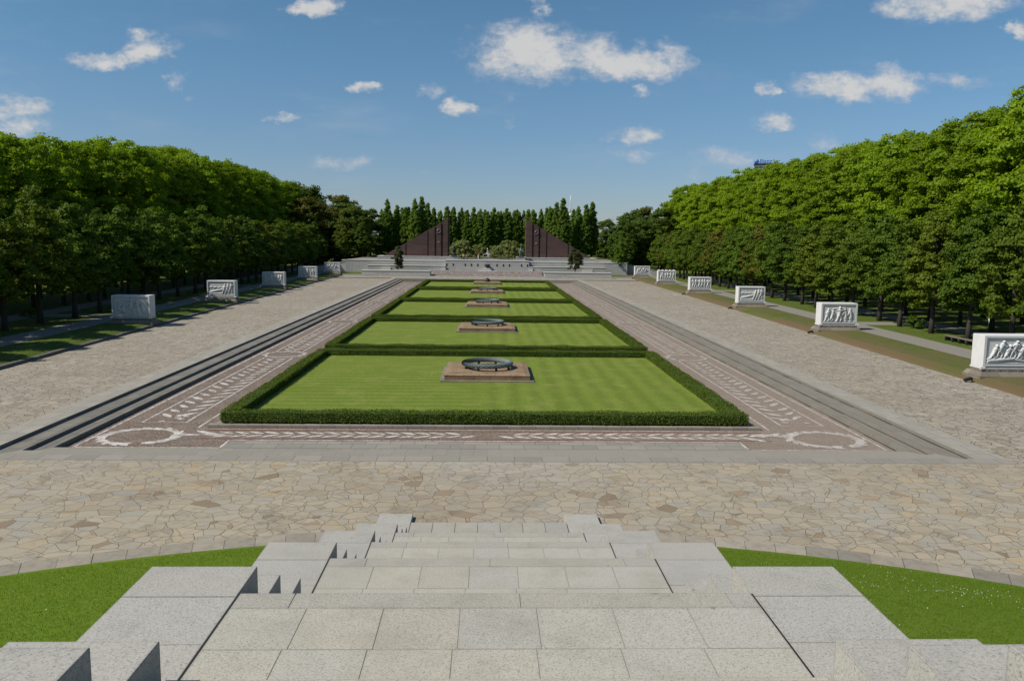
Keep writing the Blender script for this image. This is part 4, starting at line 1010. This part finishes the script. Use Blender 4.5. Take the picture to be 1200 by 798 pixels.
for sgn, side in ((-1,'left'),(1,'right')):
    pd = empty('statue_pedestal', (sgn*8.6, 206.6, 3.44), f'square pale stone pedestal under the kneeling statue beside the {side} flag', 'pedestal')
    MB().box(-1.15,-1.0,-.02,1.15,.7,.95,.02).build('block', M['wall'], pd); MB().box(-1.22,-1.07,.952,1.22,.77,1.15,.02).build('coping', M['capst'], pd)
    o = empty('soldier_statue', (sgn*8.6, 206.5, 4.59), f'dark bronze kneeling soldier statue on the pedestal beside the {side} flag', 'statue')
    body('figure', KNEEL, SE, M['bronze_d'] if sgn < 0 else M['bronze'], o, (0,0,0), 0, 1.75)
    b = MB(); b.lathe([(.16,.0),(.19,.02),(.17,.12),(.1,.19),(.001,.21)], k=14); b.build('helmet', M['bronze_d'], o, True, (0,-.18,2.38))
    b = MB(); b.tube([(sgn*-.5,-.75,.1),(sgn*-.45,-.8,2.6)], [.04,.03], 6); b.build('rifle', M['bronze_d'], o)
    MB().box(-.7,-1.05,-.0,.7,1.05,.1,.02).build('base', M['bronze_d'], o)
# seated mourning figure far behind
pd = empty('statue_pedestal', (0, 240, 3.5), 'low pale pedestal beneath the white mourning statue on the central axis', 'pedestal')
MB().box(-1.4,-1.4,-.1,1.4,1.4,.9,.03).build('block', M['capst'], pd); MB().box(-1.1,-1.1,.902,1.1,1.1,1.2,.03).build('upper_block', M['capst'], pd)
ms = empty('mourning_statue', (0, 240, 4.7), 'white stone statue of a mourning woman on the central axis between the low trees', 'statue')
b = MB(); b.lathe([(.75,0),(.78,.25),(.62,.8),(.5,1.2),(.46,1.4),(.001,1.45)], k=16); b.build('robe', M['marble'], ms, True)
J = dict(STAND); J = {k_: (v_[0], v_[1], v_[2]+.45, v_[3]*1.35) for k_, v_ in J.items() if k_ in ('pel','che','nek','hed','top','sL','eL','hL','sR','eR','hR')}
J['hL'] = (-.1,-.3,1.55,.06); J['hR'] = (.05,-.32,1.5,.06)
body('figure', J, [e for e in SE if e[0] in J and e[1] in J], M['marble'], ms, (0,0,.05), 0, 1.15); ms.scale = (.66,.66,.66)

def person(x, y, z, rz, top, legs, label, hair=(.03,.02,.015)):
    r = empty('person', (x, y, z), label, 'person', None, rz)
    body('body', STAND, SE, M['skin'], r)
    up = {k_: (v_[0], v_[1], v_[2], v_[3]*1.16+.008) for k_, v_ in STAND.items() if k_ in ('pel','che','sL','eL','sR','eR')}
    body('shirt', up, [e for e in SE if e[0] in up and e[1] in up], top, r)
    lo = {k_: (v_[0], v_[1], v_[2], v_[3]*1.14+.006) for k_, v_ in STAND.items() if k_ in ('pel','pL','kL','aL','pR','kR','aR')}
    body('trousers', lo, [e for e in SE if e[0] in lo and e[1] in lo], legs, r)
    b = MB(); b.lathe([(.11,-.06),(.128,0),(.12,.07),(.07,.12),(.001,.135)], k=14); b.build('hair', M['black'], r, True, (0,.015,1.66))
    return r
person(-6.0, 204.2, 3.44, .3, M['cloth_w'], M['cloth_d'], 'person in a white top standing on the far terrace right of the left pedestal')
person(-5.2, 204.8, 3.44, 2.0, M['cloth_d'], M['cloth_d'], 'person in dark clothes standing beside the white shirted one on the far terrace')
person(-2.4, 216, 3.44, -1.2, M['cloth_r'], M['cloth_w'], 'person in a red top near the white statue on the far terrace')
person(52.3, 80.9, .35, .6, M['cloth_r'], M['cloth_w'], 'person in a red top half hidden by a linden trunk at far right')

# ------------------------------------------------------------------ things on the skyline
tv = empty('television_tower', (.10297*6400, 6400, 0), 'very distant slender television tower with a ball above the poplars', 'tower')
b = MB(); b.lathe([(16,0),(9,60),(7,150),(5.2,200)], k=20); b.build('shaft', M['steel'], tv, True)
b = MB(); b.lathe([(.01,198)] + [(16*math.sin(math.pi*i/12), 214-16*math.cos(math.pi*i/12)) for i in range(1,12)] + [(.01,230)], k=24); b.build('ball', M['steel'], tv, True)
b = MB(); b.tube([(0,0,228),(0,0,270),(0,0,310),(0,0,368)], [5.5,4.5,3.4,2.2], 10); b.build('antenna', M['steel'], tv, True)
tw = empty('office_tower', (.3459*1100, 1100, 0), 'distant grey office tower top with blue rooftop lettering above the right trees', 'building', None, R(-32))
MB().box(-13,-13,0,13,13,114).build('wall', M['glass'], tw)
MB().box(-13.4,-13.4,114.02,13.4,13.4,116.5).build('roof', M['black'], tw)
for i in range(6):
    MB().box(-12.4,-13.06,92+3.7*i,12.4,-13.003,94.2+3.7*i).build('window', M['black'], tw)
for (rzz, lx, ly) in ((0, 0, -13.2), (R(-90), -13.2, 0)):
    cu = bpy.data.curves.new('sign_text', 'FONT'); cu.body = 'Allianz'; cu.size = 8.2; cu.extrude = .5; cu.align_x = 'CENTER'
    tmp = bpy.data.objects.new('tmp', cu); COL.objects.link(tmp); bpy.context.view_layer.update()
    me = bpy.data.meshes.new_from_object(tmp.evaluated_get(bpy.context.evaluated_depsgraph_get())); bpy.data.objects.remove(tmp); bpy.data.curves.remove(cu)
    o = link('rooftop_sign', me, M['blue'], tw, (lx, ly, 116.6)); o.rotation_euler = (R(90), 0, rzz)
    me.materials.clear(); me.materials.append(M['blue'])
print('faces', sum(len(m_.polygons) for m_ in bpy.data.meshes), 'objects', len(bpy.data.objects))
